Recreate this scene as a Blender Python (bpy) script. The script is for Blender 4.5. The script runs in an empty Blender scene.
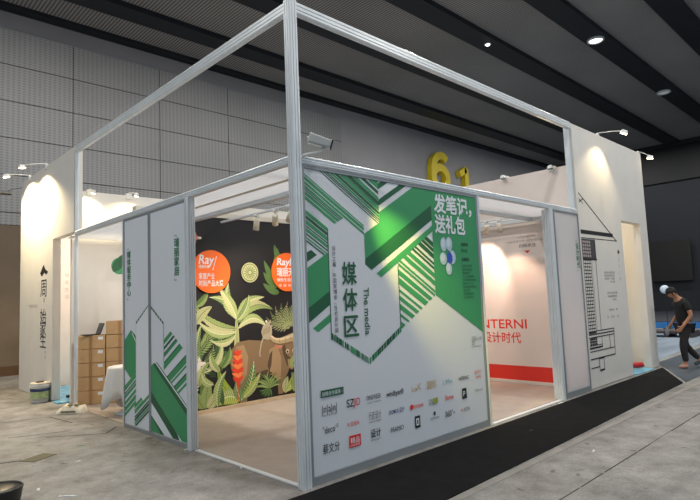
import bpy, bmesh, math, random
from mathutils import Vector, Matrix
random.seed(7)
S = bpy.context.scene
COL = S.collection
PI = math.pi

# ------------------------------------------------------------------ camera
F_PX = 547.06
yaw, pit, rol = math.radians(45.999), math.radians(5.142), math.radians(-2.324)
Fw = Vector((math.cos(yaw)*math.cos(pit), math.sin(yaw)*math.cos(pit), math.sin(pit)))
Rt = Fw.cross(Vector((0, 0, 1))).normalized()
Up = Rt.cross(Fw)
R2 = math.cos(rol)*Rt + math.sin(rol)*Up
U2 = -math.sin(rol)*Rt + math.cos(rol)*Up
cam_d = bpy.data.cameras.new('camera')
cam_d.sensor_width = 36.0
cam_d.lens = F_PX/700.0*36.0
cam_d.clip_end = 300
cam = bpy.data.objects.new('camera', cam_d)
COL.objects.link(cam)
M = Matrix((R2, U2, -Fw)).transposed().to_4x4()
M.translation = Vector((-3.1183, -3.9192, 1.643))
cam.matrix_world = M
S.camera = cam

# ------------------------------------------------------------------ world, exposure, hall lights
S.view_settings.view_transform = 'Standard'
S.view_settings.look = 'None'
S.view_settings.exposure = 0.12
S.view_settings.gamma = 1.0
S.view_settings.use_curve_mapping = False
try:
    S.cycles.use_denoising = True
    S.cycles.max_bounces = 6
    S.cycles.sample_clamp_indirect = 4.0
except Exception:
    pass
world = bpy.data.worlds.new('world')
S.world = world
world.use_nodes = True
bg = world.node_tree.nodes['Background']
bg.inputs[0].default_value = (0.66, 0.81, 1.0, 1)
bg.inputs[1].default_value = 0.42

def lamp(name, kind, loc, energy, color, parent=None, target=None, **kw):
    d = bpy.data.lights.new(name, kind)
    d.energy = energy
    d.color = color
    for k, v in kw.items():
        setattr(d, k, v)
    o = bpy.data.objects.new(name, d)
    COL.objects.link(o)
    o.location = loc
    if target is not None:
        o.rotation_euler = (Vector(target)-Vector(loc)).to_track_quat('-Z', 'Y').to_euler()
    if parent is not None:
        o.parent = parent
        o.location = Vector(loc)-parent.location
    return o

HALL_Z = 10.1
DOWN = [(x, y) for y in (-2.25, 2.85, 7.9) for x in (-7, 0.6, 7.9, 15.2, 22.55, 29.9)]
for (x, y) in DOWN:
    lamp('downlight_beam', 'AREA', (x, y, HALL_Z-0.32), 190, (1.0, 0.97, 0.92), shape='DISK', size=0.5)
for x in (3.0, 9.5):
    lamp('downlight_beam', 'AREA', (x, -7.35, HALL_Z-0.32), 230, (1.0, 0.97, 0.92), shape='DISK', size=0.5)

# ------------------------------------------------------------------ materials
def lin(c):
    c = c/255.0
    return c/12.92 if c <= 0.04045 else ((c+0.055)/1.055)**2.4
def rgb(r, g, b):
    return (lin(r), lin(g), lin(b), 1)
MATS = {}
def mat(name, c, rough=0.6, metal=0.0, noise=0.0, scale=8.0, bump=0.0, bscale=None, emit=0.0, spec=None, stretch=None):
    if name in MATS:
        return MATS[name]
    m = bpy.data.materials.new(name)
    m.use_nodes = True
    nt = m.node_tree
    b = nt.nodes['Principled BSDF']
    col = rgb(*c)
    b.inputs['Base Color'].default_value = col
    b.inputs['Roughness'].default_value = rough
    b.inputs['Metallic'].default_value = metal
    if spec is not None:
        b.inputs['Specular IOR Level'].default_value = spec
    if emit:
        b.inputs['Emission Color'].default_value = col
        b.inputs['Emission Strength'].default_value = emit
    if noise or bump:
        tc = nt.nodes.new('ShaderNodeTexCoord')
        mp = nt.nodes.new('ShaderNodeMapping')
        if stretch:
            mp.inputs['Scale'].default_value = stretch
        nt.links.new(tc.outputs['Object'], mp.inputs[0])
        n = nt.nodes.new('ShaderNodeTexNoise')
        n.inputs['Scale'].default_value = scale
        n.inputs['Detail'].default_value = 6
        nt.links.new(mp.outputs[0], n.inputs['Vector'])
        if noise:
            r = nt.nodes.new('ShaderNodeMapRange')
            r.inputs[1].default_value = 0.3
            r.inputs[2].default_value = 0.7
            r.inputs[3].default_value = 1-noise
            r.inputs[4].default_value = 1+noise
            nt.links.new(n.outputs[0], r.inputs[0])
            mx = nt.nodes.new('ShaderNodeVectorMath')
            mx.operation = 'SCALE'
            mx.inputs[0].default_value = col[:3]
            nt.links.new(r.outputs[0], mx.inputs['Scale'])
            nt.links.new(mx.outputs[0], b.inputs['Base Color'])
        if bump:
            bp = nt.nodes.new('ShaderNodeBump')
            bp.inputs['Strength'].default_value = bump
            bp.inputs['Distance'].default_value = 0.01
            if bscale:
                n2 = nt.nodes.new('ShaderNodeTexNoise')
                n2.inputs['Scale'].default_value = bscale
                nt.links.new(mp.outputs[0], n2.inputs['Vector'])
                nt.links.new(n2.outputs[0], bp.inputs['Height'])
            else:
                nt.links.new(n.outputs[0], bp.inputs['Height'])
            nt.links.new(bp.outputs[0], b.inputs['Normal'])
    MATS[name] = m
    return m

def translucent(name, c, f=0.35):
    m = bpy.data.materials.new(name)
    m.use_nodes = True
    nt = m.node_tree
    nt.nodes.remove(nt.nodes['Principled BSDF'])
    out = nt.nodes['Material Output']
    d = nt.nodes.new('ShaderNodeBsdfDiffuse'); d.inputs[0].default_value = rgb(*c)
    t = nt.nodes.new('ShaderNodeBsdfTranslucent'); t.inputs[0].default_value = rgb(*c)
    mx = nt.nodes.new('ShaderNodeMixShader'); mx.inputs[0].default_value = f
    nt.links.new(d.outputs[0], mx.inputs[1]); nt.links.new(t.outputs[0], mx.inputs[2])
    nt.links.new(mx.outputs[0], out.inputs[0])
    MATS[name] = m
    return m

alu = mat('aluminium', (226, 232, 235), 0.36, 0.18, noise=0.05, scale=3)
alu_dk = mat('aluminium_frame_grey', (150, 156, 160), 0.45, 0.3)
white_paint = mat('white_paint', (222, 219, 212), 0.7, noise=0.03, scale=2.5, bump=0.04, bscale=60)
white_print = mat('white_print', (226, 232, 237), 0.55)
black_print = mat('black_print', (22, 24, 26), 0.6)
grey_print = mat('grey_print', (120, 118, 118), 0.6)
pale_print = mat('pale_print', (178, 168, 164), 0.6)
green = mat('green_print', (58, 150, 98), 0.5)
green_dk = mat('dark_green_print', (26, 92, 60), 0.5)
green_tx = mat('green_lettering', (30, 118, 70), 0.5)
green_lt = mat('light_green_print', (104, 180, 132), 0.5)
red = mat('red_print', (225, 52, 40), 0.55)
orange = mat('orange_print', (245, 108, 28), 0.5)
fabric = translucent('stretched_fabric', (240, 241, 243), 0.6)
panel_white = translucent('panel_fabric', (226, 232, 238), 0.12)
plastic_w = mat('white_plastic', (225, 225, 220), 0.4)
plastic_k = mat('black_plastic', (18, 19, 20), 0.4)
lamp_on = mat('lamp_glow', (255, 232, 190), 0.4, emit=14.0)
lamp_on_w = mat('lamp_glow_white', (255, 250, 240), 0.4, emit=10.0)
carton = mat('brown_cardboard', (190, 156, 112), 0.8, noise=0.07, scale=5)
carton_dk = mat('packing_tape', (166, 128, 86), 0.35)
gold_wood = mat('pale_wood', (196, 176, 146), 0.6, noise=0.1, scale=3, stretch=(1, 12, 12))
yellow = mat('yellow_paint', (214, 192, 24), 0.5, noise=0.08, scale=2)
navy = mat('navy_wall', (20, 26, 35), 0.7, noise=0.08, scale=0.6)

# concrete floor ------------------------------------------------------
def floor_material():
    m = bpy.data.materials.new('worn_concrete'); m.use_nodes = True
    nt = m.node_tree; b = nt.nodes['Principled BSDF']; L = nt.links.new
    tc = nt.nodes.new('ShaderNodeTexCoord')
    def noise(s, d=6, rough=0.6, st=None):
        mp = nt.nodes.new('ShaderNodeMapping')
        if st: mp.inputs['Scale'].default_value = st
        L(tc.outputs['Object'], mp.inputs[0])
        n = nt.nodes.new('ShaderNodeTexNoise'); n.inputs['Scale'].default_value = s
        n.inputs['Detail'].default_value = d; n.inputs['Roughness'].default_value = rough
        L(mp.outputs[0], n.inputs['Vector']); return n.outputs[0]
    def ramp(src, a, bb, ca, cb):
        r = nt.nodes.new('ShaderNodeValToRGB'); L(src, r.inputs[0])
        r.color_ramp.elements[0].position = a; r.color_ramp.elements[1].position = bb
        r.color_ramp.elements[0].color = ca; r.color_ramp.elements[1].color = cb
        return r.outputs[0]
    def mix(mode, fac, a, c):
        x = nt.nodes.new('ShaderNodeMix'); x.data_type = 'RGBA'; x.blend_type = mode
        x.inputs[0].default_value = fac; L(a, x.inputs[6]); L(c, x.inputs[7]); return x.outputs[2]
    base = ramp(noise(0.55, 5), 0.3, 0.72, rgb(140, 138, 135), rgb(176, 173, 169))
    scuff = ramp(noise(3.0, 9, 0.75), 0.36, 0.62, rgb(178, 176, 173), rgb(255, 255, 255))
    fine = ramp(noise(45, 4), 0.3, 0.7, rgb(195, 195, 195), rgb(255, 255, 255))
    spots = ramp(noise(6.5, 2, 0.4), 0.24, 0.33, rgb(150, 145, 140), rgb(255, 255, 255))
    c = mix('MULTIPLY', 0.85, base, scuff)
    c = mix('MULTIPLY', 0.7, c, fine)
    c = mix('MULTIPLY', 0.8, c, spots)
    L(c, b.inputs['Base Color'])
    rr = ramp(noise(1.3, 5), 0.3, 0.7, (0.45, 0.45, 0.45, 1), (0.75, 0.75, 0.75, 1))
    L(rr, b.inputs['Roughness'])
    bp = nt.nodes.new('ShaderNodeBump'); bp.inputs['Strength'].default_value = 0.15; bp.inputs['Distance'].default_value = 0.01
    L(noise(30, 5), bp.inputs['Height']); L(bp.outputs[0], b.inputs['Normal'])
    return m
concrete = floor_material()

def stripe_material(name, c1, c2, axis, period, duty=0.5, rough=0.7, bump=0.4, second=None):
    """slats: two colours alternating along one axis; second = (axis, period, depth) for a perforation row"""
    m = bpy.data.materials.new(name); m.use_nodes = True
    nt = m.node_tree; b = nt.nodes['Principled BSDF']; L = nt.links.new
    b.inputs['Roughness'].default_value = rough
    tc = nt.nodes.new('ShaderNodeTexCoord'); sp = nt.nodes.new('ShaderNodeSeparateXYZ')
    L(tc.outputs['Object'], sp.inputs[0])
    def saw(ax, per, du):
        d = nt.nodes.new('ShaderNodeMath'); d.operation = 'DIVIDE'; L(sp.outputs[ax], d.inputs[0]); d.inputs[1].default_value = per
        f = nt.nodes.new('ShaderNodeMath'); f.operation = 'FRACT'; L(d.outputs[0], f.inputs[0])
        g = nt.nodes.new('ShaderNodeMath'); g.operation = 'GREATER_THAN'; L(f.outputs[0], g.inputs[0]); g.inputs[1].default_value = du
        return g.outputs[0]
    fac = saw(axis, period, duty)
    if second:
        g2 = saw(second[0], second[1], 0.45)
        mm = nt.nodes.new('ShaderNodeMath'); mm.operation = 'MULTIPLY'; L(fac, mm.inputs[0]); L(g2, mm.inputs[1]); fac = mm.outputs[0]
    n = nt.nodes.new('ShaderNodeTexNoise'); n.inputs['Scale'].default_value = 0.35; L(tc.outputs['Object'], n.inputs['Vector'])
    mx = nt.nodes.new('ShaderNodeMix'); mx.data_type = 'RGBA'
    L(fac, mx.inputs[0]); mx.inputs[6].default_value = rgb(*c1); mx.inputs[7].default_value = rgb(*c2)
    r = nt.nodes.new('ShaderNodeMapRange'); r.inputs[3].default_value = 0.75; r.inputs[4].default_value = 1.25; L(n.outputs[0], r.inputs[0])
    sc = nt.nodes.new('ShaderNodeVectorMath'); sc.operation = 'SCALE'; L(mx.outputs[2], sc.inputs[0]); L(r.outputs[0], sc.inputs['Scale'])
    L(sc.outputs[0], b.inputs['Base Color'])
    bp = nt.nodes.new('ShaderNodeBump'); bp.invert = True; bp.inputs['Strength'].default_value = bump; bp.inputs['Distance'].default_value = 0.03
    L(fac, bp.inputs['Height']); L(bp.outputs[0], b.inputs['Normal'])
    return m
perf = stripe_material('perforated_acoustic_panel', (148, 149, 150), (127, 128, 129), 0, 0.13, 0.5, 0.8, 0.2, second=(2, 0.075, 0))
slats = stripe_material('ceiling_slats', (148, 149, 150), (92, 93, 95), 0, 0.095, 0.52, 0.75, 0.25)

# ------------------------------------------------------------------ mesh helpers
def obj(name, bm, m, parent=None, loc=None, smooth=False):
    me = bpy.data.meshes.new(name)
    bm.to_mesh(me); bm.free()
    o = bpy.data.objects.new(name, me)
    COL.objects.link(o)
    for mm in (m if isinstance(m, (list, tuple)) else [m]):
        me.materials.append(mm)
    if smooth:
        for p in me.polygons: p.use_smooth = True
    if loc is not None: o.location = loc
    if parent is not None: o.parent = parent
    return o
def tag(o, label, cat, group=None, kind=None):
    if label: o['label'] = label
    if cat: o['category'] = cat
    if group: o['group'] = group
    if kind: o['kind'] = kind
    return o
def thing(name, label, cat, loc=(0, 0, 0), rz=0, group=None):
    o = bpy.data.objects.new(name, None)
    o.empty_display_size = 0.1
    COL.objects.link(o)
    o.location = loc; o.rotation_euler = (0, 0, rz)
    return tag(o, label, cat, group)
def struct(name, bm, m, smooth=False):
    o = obj(name, bm, m, smooth=smooth); o['kind'] = 'structure'; return o
def dup(root, loc, rz, label):
    r = root.copy(); COL.objects.link(r); r.location = loc; r.rotation_euler = (0, 0, rz); r['label'] = label
    for ch in list(root.children):
        c = ch.copy(); COL.objects.link(c); c.parent = r
        for g in ch.children:
            d = g.copy(); COL.objects.link(d); d.parent = c
    return r

def box(bm, a, b, bev=0.0, mi=0):
    x0, x1 = sorted((a[0], b[0])); y0, y1 = sorted((a[1], b[1])); z0, z1 = sorted((a[2], b[2]))
    vs = [bm.verts.new(p) for p in ((x0, y0, z0), (x1, y0, z0), (x1, y1, z0), (x0, y1, z0), (x0, y0, z1), (x1, y0, z1), (x1, y1, z1), (x0, y1, z1))]
    fs = [bm.faces.new([vs[i] for i in f]) for f in ((0, 3, 2, 1), (4, 5, 6, 7), (0, 1, 5, 4), (1, 2, 6, 5), (2, 3, 7, 6), (3, 0, 4, 7))]
    for f in fs: f.material_index = mi
    if bev:
        es = list({e for f in fs for e in f.edges})
        bmesh.ops.bevel(bm, geom=es, offset=bev, segments=2, affect='EDGES', profile=0.5)
    return fs
def boxes(*bb, bev=0.0):
    bm = bmesh.new()
    for a, b in bb: box(bm, a, b, bev)
    return bm
def tube(bm, pts, r, seg=10, cap=True):
    pts = [Vector(p) for p in pts]
    rs = r if isinstance(r, (list, tuple)) else [r]*len(pts)
    rings = []
    prev = None
    for i, p in enumerate(pts):
        d = (pts[min(i+1, len(pts)-1)]-pts[max(i-1, 0)]).normalized()
        ref = prev if prev is not None else (Vector((0, 0, 1)) if abs(d.z) < 0.9 else Vector((1, 0, 0)))
        x = (ref-d*ref.dot(d)).normalized(); y = d.cross(x); prev = x
        rings.append([bm.verts.new(p+(x*math.cos(2*PI*k/seg)+y*math.sin(2*PI*k/seg))*rs[i]) for k in range(seg)])
    for a, b in zip(rings, rings[1:]):
        for k in range(seg):
            bm.faces.new((a[k], a[(k+1) % seg], b[(k+1) % seg], b[k]))
    if cap:
        bm.faces.new(list(reversed(rings[0]))); bm.faces.new(rings[-1])
    return bm
def lathe(bm, prof, seg=28, c=(0, 0, 0)):
    rings = []
    for (r, z) in prof:
        if r < 1e-6: rings.append([bm.verts.new((c[0], c[1], c[2]+z))])
        else: rings.append([bm.verts.new((c[0]+r*math.cos(2*PI*k/seg), c[1]+r*math.sin(2*PI*k/seg), c[2]+z)) for k in range(seg)])
    for a, b in zip(rings, rings[1:]):
        for k in range(seg):
            k2 = (k+1) % seg
            if len(a) == 1 and len(b) == 1: continue
            if len(a) == 1: bm.faces.new((a[0], b[k2], b[k]))
            elif len(b) == 1: bm.faces.new((a[k], a[k2], b[0]))
            else: bm.faces.new((a[k], a[k2], b[k2], b[k]))
    return bm
def rotpart(o, loc, d):
    o.location = loc
    o.rotation_euler = Vector(d).to_track_quat('Z', 'Y').to_euler()

# grooved aluminium profile, extruded along an axis -----------------------
def profile_pts(w, d, ng=2, gd=0.010, gw=0.010, ch=0.012):
    """closed outline of a w x d rectangle with chamfers and grooves on every side"""
    def side(L):
        pts = []
        for i in range(ng):
            c = L*(i+1)/(ng+1)
            pts += [(c-gw/2, 0), (c-gw/2*0.5, gd), (c+gw/2*0.5, gd), (c+gw/2, 0)]
        return pts
    out = []
    for (ox, oy), (dx, dy), L in (((-w/2, -d/2), (1, 0), w), ((w/2, -d/2), (0, 1), d), ((w/2, d/2), (-1, 0), w), ((-w/2, d/2), (0, -1), d)):
        nx, ny = -dy, dx
        out.append((ox+dx*ch, oy+dy*ch))
        for (s, g) in side(L):
            if ch < s < L-ch: out.append((ox+dx*s+nx*g, oy+dy*s+ny*g))
        out.append((ox+dx*(L-ch), oy+dy*(L-ch)))
    return out
def extrusion(p0, p1, w, d, ng=2, **kw):
    """bar from p0 to p1 (axis aligned); w = width across, d = second width (vertical for level bars)"""
    bm = bmesh.new()
    p0, p1 = Vector(p0), Vector(p1)
    ax = (p1-p0).normalized()
    if abs(ax.z) > 0.9: u, v = Vector((1, 0, 0)), Vector((0, 1, 0))
    elif abs(ax.x) > 0.9: u, v = Vector((0, 1, 0)), Vector((0, 0, 1))
    else: u, v = Vector((1, 0, 0)), Vector((0, 0, 1))
    pr = profile_pts(w, d, ng, **kw)
    a = [bm.verts.new(p0+u*x+v*y) for x, y in pr]
    b = [bm.verts.new(p1+u*x+v*y) for x, y in pr]
    n = len(pr)
    for k in range(n):
        bm.faces.new((a[k], a[(k+1) % n], b[(k+1) % n], b[k]))
    bm.faces.new(list(reversed(a))); bm.faces.new(b)
    bmesh.ops.recalc_face_normals(bm, faces=bm.faces[:])
    return bm

# printed graphics: flat shapes on one plane, built into one mesh ----------
def clip_poly(poly, region):
    """Sutherland-Hodgman, convex region"""
    A = sum(region[i][0]*region[(i+1) % len(region)][1]-region[(i+1) % len(region)][0]*region[i][1] for i in range(len(region)))
    reg = region if A > 0 else list(reversed(region))
    out = list(poly)
    for i in range(len(reg)):
        (ax, ay), (bx, by) = reg[i], reg[(i+1) % len(reg)]
        def inside(p): return (bx-ax)*(p[1]-ay)-(by-ay)*(p[0]-ax) >= -1e-9
        src, out = out, []
        for k in range(len(src)):
            p, q = src[k], src[(k+1) % len(src)]
            ip, iq = inside(p), inside(q)
            if ip: out.append(p)
            if ip != iq:
                dp = (bx-ax)*(p[1]-ay)-(by-ay)*(p[0]-ax); dq = (bx-ax)*(q[1]-ay)-(by-ay)*(q[0]-ax)
                t = dp/(dp-dq); out.append((p[0]+(q[0]-p[0])*t, p[1]+(q[1]-p[1])*t))
        if not out: return []
    return out
class Print:
    def __init__(s, plane, val, step=0.00015, sign=-1):
        """plane 'Y': u = X, faces -Y; plane 'X': u = Y, faces -X (text is turned to read from outside)"""
        s.plane, s.val, s.step, s.sign = plane, val, step, sign
        s.v, s.f, s.fm, s.m, s.n = [], [], [], [], 0
    def mi(s, m):
        if m not in s.m: s.m.append(m)
        return s.m.index(m)
    def P(s, u, v):
        u += getattr(s, 'du', 0.0)
        w = s.val+s.sign*s.n*s.step
        return (u, w, v) if s.plane == 'Y' else (w, u, v)
    def poly(s, pts, m, new=True):
        if len(pts) < 3: return
        if new: s.n += 1
        k = len(s.v); s.v += [s.P(*p) for p in pts]
        s.f.append(list(range(k, k+len(pts)))); s.fm.append(s.mi(m))
    def strip(s, A, B, m):
        s.n += 1; k = len(s.v); n = len(A); i = s.mi(m)
        s.v += [s.P(*p) for p in A]+[s.P(*p) for p in B]
        for j in range(n-1):
            s.f.append([k+j, k+j+1, k+n+j+1, k+n+j]); s.fm.append(i)
    def rect(s, u0, v0, u1, v1, m, new=True): s.poly([(u0, v0), (u1, v0), (u1, v1), (u0, v1)], m, new)
    def line(s, a, b, w, m, new=True):
        dx, dy = b[0]-a[0], b[1]-a[1]; L = math.hypot(dx, dy) or 1; nx, ny = -dy/L*w/2, dx/L*w/2
        s.poly([(a[0]+nx, a[1]+ny), (b[0]+nx, b[1]+ny), (b[0]-nx, b[1]-ny), (a[0]-nx, a[1]-ny)], m, new)
    def disc(s, u, v, r, m, ry=None, n=40):
        ry = ry or r
        s.poly([(u+r*math.cos(2*PI*k/n), v+ry*math.sin(2*PI*k/n)) for k in range(n)], m)
    def ring(s, u, v, r, w, m, n=40):
        A = [(u+r*math.cos(2*PI*k/n), v+r*math.sin(2*PI*k/n)) for k in range(n+1)]
        B = [(u+(r-w)*math.cos(2*PI*k/n), v+(r-w)*math.sin(2*PI*k/n)) for k in range(n+1)]
        s.strip(A, B, m)
    def text(s, t, u, v, size, m, bold=0.0, sx=1.0, rot=0.0, width=None, shear=0.0):
        """lower-left corner at (u, v); width squeezes the line to that length"""
        c = bpy.data.curves.new('lettering', 'FONT'); c.body = t; c.size = size; c.offset = bold*size; c.resolution_u = 3; c.shear = shear
        o = bpy.data.objects.new('lettering', c); COL.objects.link(o)
        bpy.context.view_layer.update()
        me = o.to_mesh()
        xs = [q.co.x for q in me.vertices]
        if not xs:
            o.to_mesh_clear(); bpy.data.objects.remove(o); bpy.data.curves.remove(c); return
        x0, x1 = min(xs), max(xs)
        if width: sx = width/max(1e-6, x1-x0)
        flip = -1 if s.plane == 'X' else 1
        s.n += 1; k = len(s.v); i = s.mi(m); ca, sa = math.cos(rot), math.sin(rot)
        for q in me.vertices:
            x, y = (q.co.x-x0)*sx, q.co.y
            s.v.append(s.P(u+flip*(x*ca-y*sa), v+x*sa+y*ca))
        for p in me.polygons:
            s.f.append([k+j for j in p.vertices]); s.fm.append(i)
        o.to_mesh_clear(); bpy.data.objects.remove(o); bpy.data.curves.remove(c)
    def column(s, t, u, v_top, size, pitch, m, bold=0.0, width=None):
        for k, ch in enumerate(t):
            if ch in '「」（）':
                s.text({'「': '﹁', '」': '﹂'}.get(ch, ch), u, v_top-(k+1)*pitch+0.1*size, size*0.8, m, 0)
            elif ch != ' ':
                s.text(ch, u, v_top-(k+1)*pitch+0.1*size, size, m, bold, width=width)
    def stripes(s, region, slope, bands):
        """bands of (t0, t1, material), t = v - slope*u, clipped to the convex region"""
        us = [p[0] for p in region]; a, b = min(us)-0.2, max(us)+0.2
        for t0, t1, m in bands:
            s.poly(clip_poly([(a, t0+slope*a), (b, t0+slope*b), (b, t1+slope*b), (a, t1+slope*a)], region), m)
    def leaf(s, p0, p1, w, m, vein=None, bend=0.0, n=12, notch=0.0, rib=None):
        """a leaf from base p0 to tip p1, width w, curved by bend, with a midrib and side veins"""
        dx, dy = p1[0]-p0[0], p1[1]-p0[1]; L = math.hypot(dx, dy); tx, ty = dx/L, dy/L; nx, ny = -ty, tx
        def mid(t):
            o = bend*L*4*t*(1-t); return (p0[0]+dx*t+nx*o, p0[1]+dy*t+ny*o)
        A, B, C = [], [], []
        for k in range(n+1):
            t = k/n; h = w/2*math.sin(PI*min(1, t*0.97+0.02)**0.8)**0.8 if 0 < t < 1 else 0.0
            if notch and k % 2: h *= 1-notch
            c = mid(t); A.append((c[0]+nx*h, c[1]+ny*h)); B.append((c[0]-nx*h, c[1]-ny*h)); C.append(c)
        s.strip(A, C, m); s.strip(C, B, rib or m)
        if vein:
            for k in range(n): s.line(C[k], C[k+1], w*0.05, vein, k == 0)
            for k in range(1, n-1):
                for E in (A, B):
                    q = E[min(n-1, k+1)]; s.line(C[k], (C[k][0]+(q[0]-C[k][0])*0.85, C[k][1]+(q[1]-C[k][1])*0.85), w*0.022, vein, False)
    def frond(s, p0, p1, w, m, bend=0.15, n=14, thick=0.018):
        """palm frond: a stem with narrow leaflets on both sides"""
        dx, dy = p1[0]-p0[0], p1[1]-p0[1]; L = math.hypot(dx, dy); nx, ny = -dy/L, dx/L
        P = []
        for k in range(n+1):
            t = k/n; o = bend*L*4*t*(1-t); P.append((p0[0]+dx*t+nx*o, p0[1]+dy*t+ny*o))
        for k in range(n): s.line(P[k], P[k+1], thick*0.5, m, k == 0)
        for k in range(2, n+1):
            a = P[k-1]; b = P[k]; t = k/n; l = w*math.sin(PI*(0.12+0.85*t)); ex, ey = b[0]-a[0], b[1]-a[1]; e = math.hypot(ex, ey); ex, ey = ex/e, ey/e
            for sg in (1, -1):
                tip = (a[0]+(ex*0.75-sg*ey*0.75)*l, a[1]+(ey*0.75+sg*ex*0.75)*l)
                mx_, my_ = (a[0]+tip[0])/2, (a[1]+tip[1])/2; px, py = -(tip[1]-a[1])/l*thick*0.55, (tip[0]-a[0])/l*thick*0.55
                s.poly([a, (mx_+px, my_+py), tip, (mx_-px, my_-py)], m, False)
    def build(s, name, parent=None):
        me = bpy.data.meshes.new(name); me.from_pydata(s.v, [], s.f); me.update()
        for m in s.m: me.materials.append(m)
        for p, i in zip(me.polygons, s.fm): p.material_index = i
        o = bpy.data.objects.new(name, me); COL.objects.link(o)
        if parent is not None:
            o.parent = parent
            off = parent.location
            for vtx in me.vertices: vtx.co -= off
        return o
def under(o, parent):
    """parent a part already built in world coordinates"""
    o.parent = parent
    for vtx in o.data.vertices: vtx.co -= parent.location
    return o

# ================================================================== THE HALL
struct('floor', boxes(((-14, -14, -0.2), (34, 13.0, 0))), concrete)
smooth_wall = mat('smooth_wall', (146, 146, 149), 0.8, noise=0.05, scale=0.8)
struct('wall_back', boxes(((-14, 13.0, 0), (34, 13.3, 10.6))), smooth_wall)
low_wall = mat('brown_lower_wall', (112, 98, 82), 0.8, noise=0.12, scale=1.2)
struct('trim_1', boxes(((-14, 12.93, 0.25), (4.6, 13.0, 4.0))), low_wall)
struct('baseboard_back', boxes(((-14, 12.90, 0), (4.6, 13.0, 0.25))), mat('brown_skirting', (92, 66, 44), 0.6))
# perforated acoustic panels: seams every 2.65 m and about 2 m high
pz = [4.0, 4.35, 5.38, 6.41, 7.44, 8.47, 9.50]
px = [-14.0, -11.27, -8.6, -5.95, -3.3, -0.65, 2.02, 4.69, 7.27, 9.95, 12.9]
k = 0
seam = 0.012
for zi in range(6):
    bm = bmesh.new()
    for xi in range(len(px)-1):
        box(bm, (px[xi]+seam, 12.92, pz[zi]+seam), (px[xi+1]-seam, 13.0, pz[zi+1]-seam))
    struct('trim_%d' % (zi+40), bm, perf)
struct('trim_5', boxes(((-14, 12.96, 4.0), (12.9, 13.0, 9.5))), mat('dark_seam', (70, 70, 72), 0.9))
struct('wall_right', boxes(((33.4, -14, 0), (34, 13, 10.6))), navy)
struct('trim_6', boxes(((33.25, -14, 7.9), (33.4, 13, 10.1))), mat('dark_gallery', (28, 30, 33), 0.7))
# ceiling
struct('ceiling', boxes(((-14, -14, HALL_Z), (34, 13.0, HALL_Z+0.2))), slats)
beam_m = mat('dark_ceiling_beam', (14, 22, 31), 0.6, noise=0.05, scale=1)
for i, y in enumerate((-12.5, -9.9, -7.35, -4.8, -2.25, 0.55, 2.85, 5.4, 8.1, 10.95)):
    struct('trim_%d' % (10+i), boxes(((-14, y-0.35, HALL_Z-0.16), (33.2, y+0.35, HALL_Z+0.01))), beam_m)
struct('trim_20', boxes(((-14, 12.62, HALL_Z-0.12), (33.2, 12.95, HALL_Z+0.01))), beam_m)
struct('trim_21', boxes(((32.6, -14, HALL_Z-0.24), (33.0, 12.6, HALL_Z+0.01))), beam_m)

# downlights in the ceiling beams
def make_downlight(loc, label, on=True):
    t = thing('ceiling_downlight', label, 'ceiling light', loc, group='downlights in the hall ceiling')
    bm = bmesh.new(); lathe(bm, [(0.27, 0.0), (0.27, -0.05), (0.23, -0.07), (0.20, -0.03), (0.20, 0.0)], 32)
    obj('trim_ring', bm, mat('lamp_ring', (190, 192, 195), 0.4), t, smooth=True)
    bm = bmesh.new(); lathe(bm, [(0.0, -0.055), (0.11, -0.05), (0.20, -0.03)], 32)
    obj('lens', bm, MATS['downlight_on'] if on else MATS['downlight_dim'], t, smooth=True)
    return t
mat('downlight_on', (255, 252, 245), 0.4, emit=3.5)
mat('downlight_dim', (190, 195, 200), 0.4, emit=0.25)
make_downlight((15.2, 2.85, HALL_Z-0.16), 'bright round downlight in dark ceiling beam, nearest and largest of the lit ones', True)
make_downlight((22.55, 2.95, HALL_Z-0.16), 'dim round downlight, second along the same dark ceiling beam', False)
make_downlight((29.8, 3.1, HALL_Z-0.16), 'round downlight farthest along the beam, at the right edge of the photo', False)
t = thing('ceiling_spot', 'tiny white spot lamp in the ceiling beam above the booth top rail', 'ceiling light', (12.6, 5.35, HALL_Z-0.16))
bm = bmesh.new(); lathe(bm, [(0, -0.07), (0.05, -0.06), (0.075, -0.03), (0.075, 0)], 20); obj('lens', bm, mat('downlight_on', (255,)*3), t, smooth=True)
bm = bmesh.new(); lathe(bm, [(0.075, -0.03), (0.11, -0.03), (0.11, 0)], 20); obj('trim_ring', bm, MATS['lamp_ring'], t)

# big yellow hall number on the back wall: thick solid numerals
def solid_numeral(path, w, loc, depth, m, label, loop=None):
    bm = bmesh.new()
    stroke_solid(bm, path, w, depth)
    if loop: stroke_solid(bm, loop, w, depth+0.006)
    bmesh.ops.recalc_face_normals(bm, faces=bm.faces[:])
    return tag(obj('hall_numeral', bm, m, loc=loc), label, 'number sign')
def stroke_solid(bm, path, w, depth):
    A, B = [], []; n = len(path)
    for i, p in enumerate(path):
        q = path[min(i+1, n-1)]; o_ = path[max(i-1, 0)]; dx, dz = q[0]-o_[0], q[1]-o_[1]; L = math.hypot(dx, dz)
        A.append((p[0]-dz/L*w/2, p[1]+dx/L*w/2)); B.append((p[0]+dz/L*w/2, p[1]-dx/L*w/2))
    rows = []
    for (ax_, az_), (bx_, bz_) in zip(A, B):
        rows.append([bm.verts.new(v) for v in ((ax_, 0, az_), (bx_, 0, bz_), (bx_, -depth, bz_), (ax_, -depth, az_))])
    for r0, r1 in zip(rows, rows[1:]):
        for k in range(4): bm.faces.new((r0[k], r0[(k+1) % 4], r1[(k+1) % 4], r1[k]))
    bm.faces.new(rows[0]); bm.faces.new(list(reversed(rows[-1])))
six = [(1.42, 1.62), (1.22, 1.80), (0.92, 1.84), (0.62, 1.74), (0.40, 1.50), (0.28, 1.15), (0.25, 0.72)]
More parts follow.
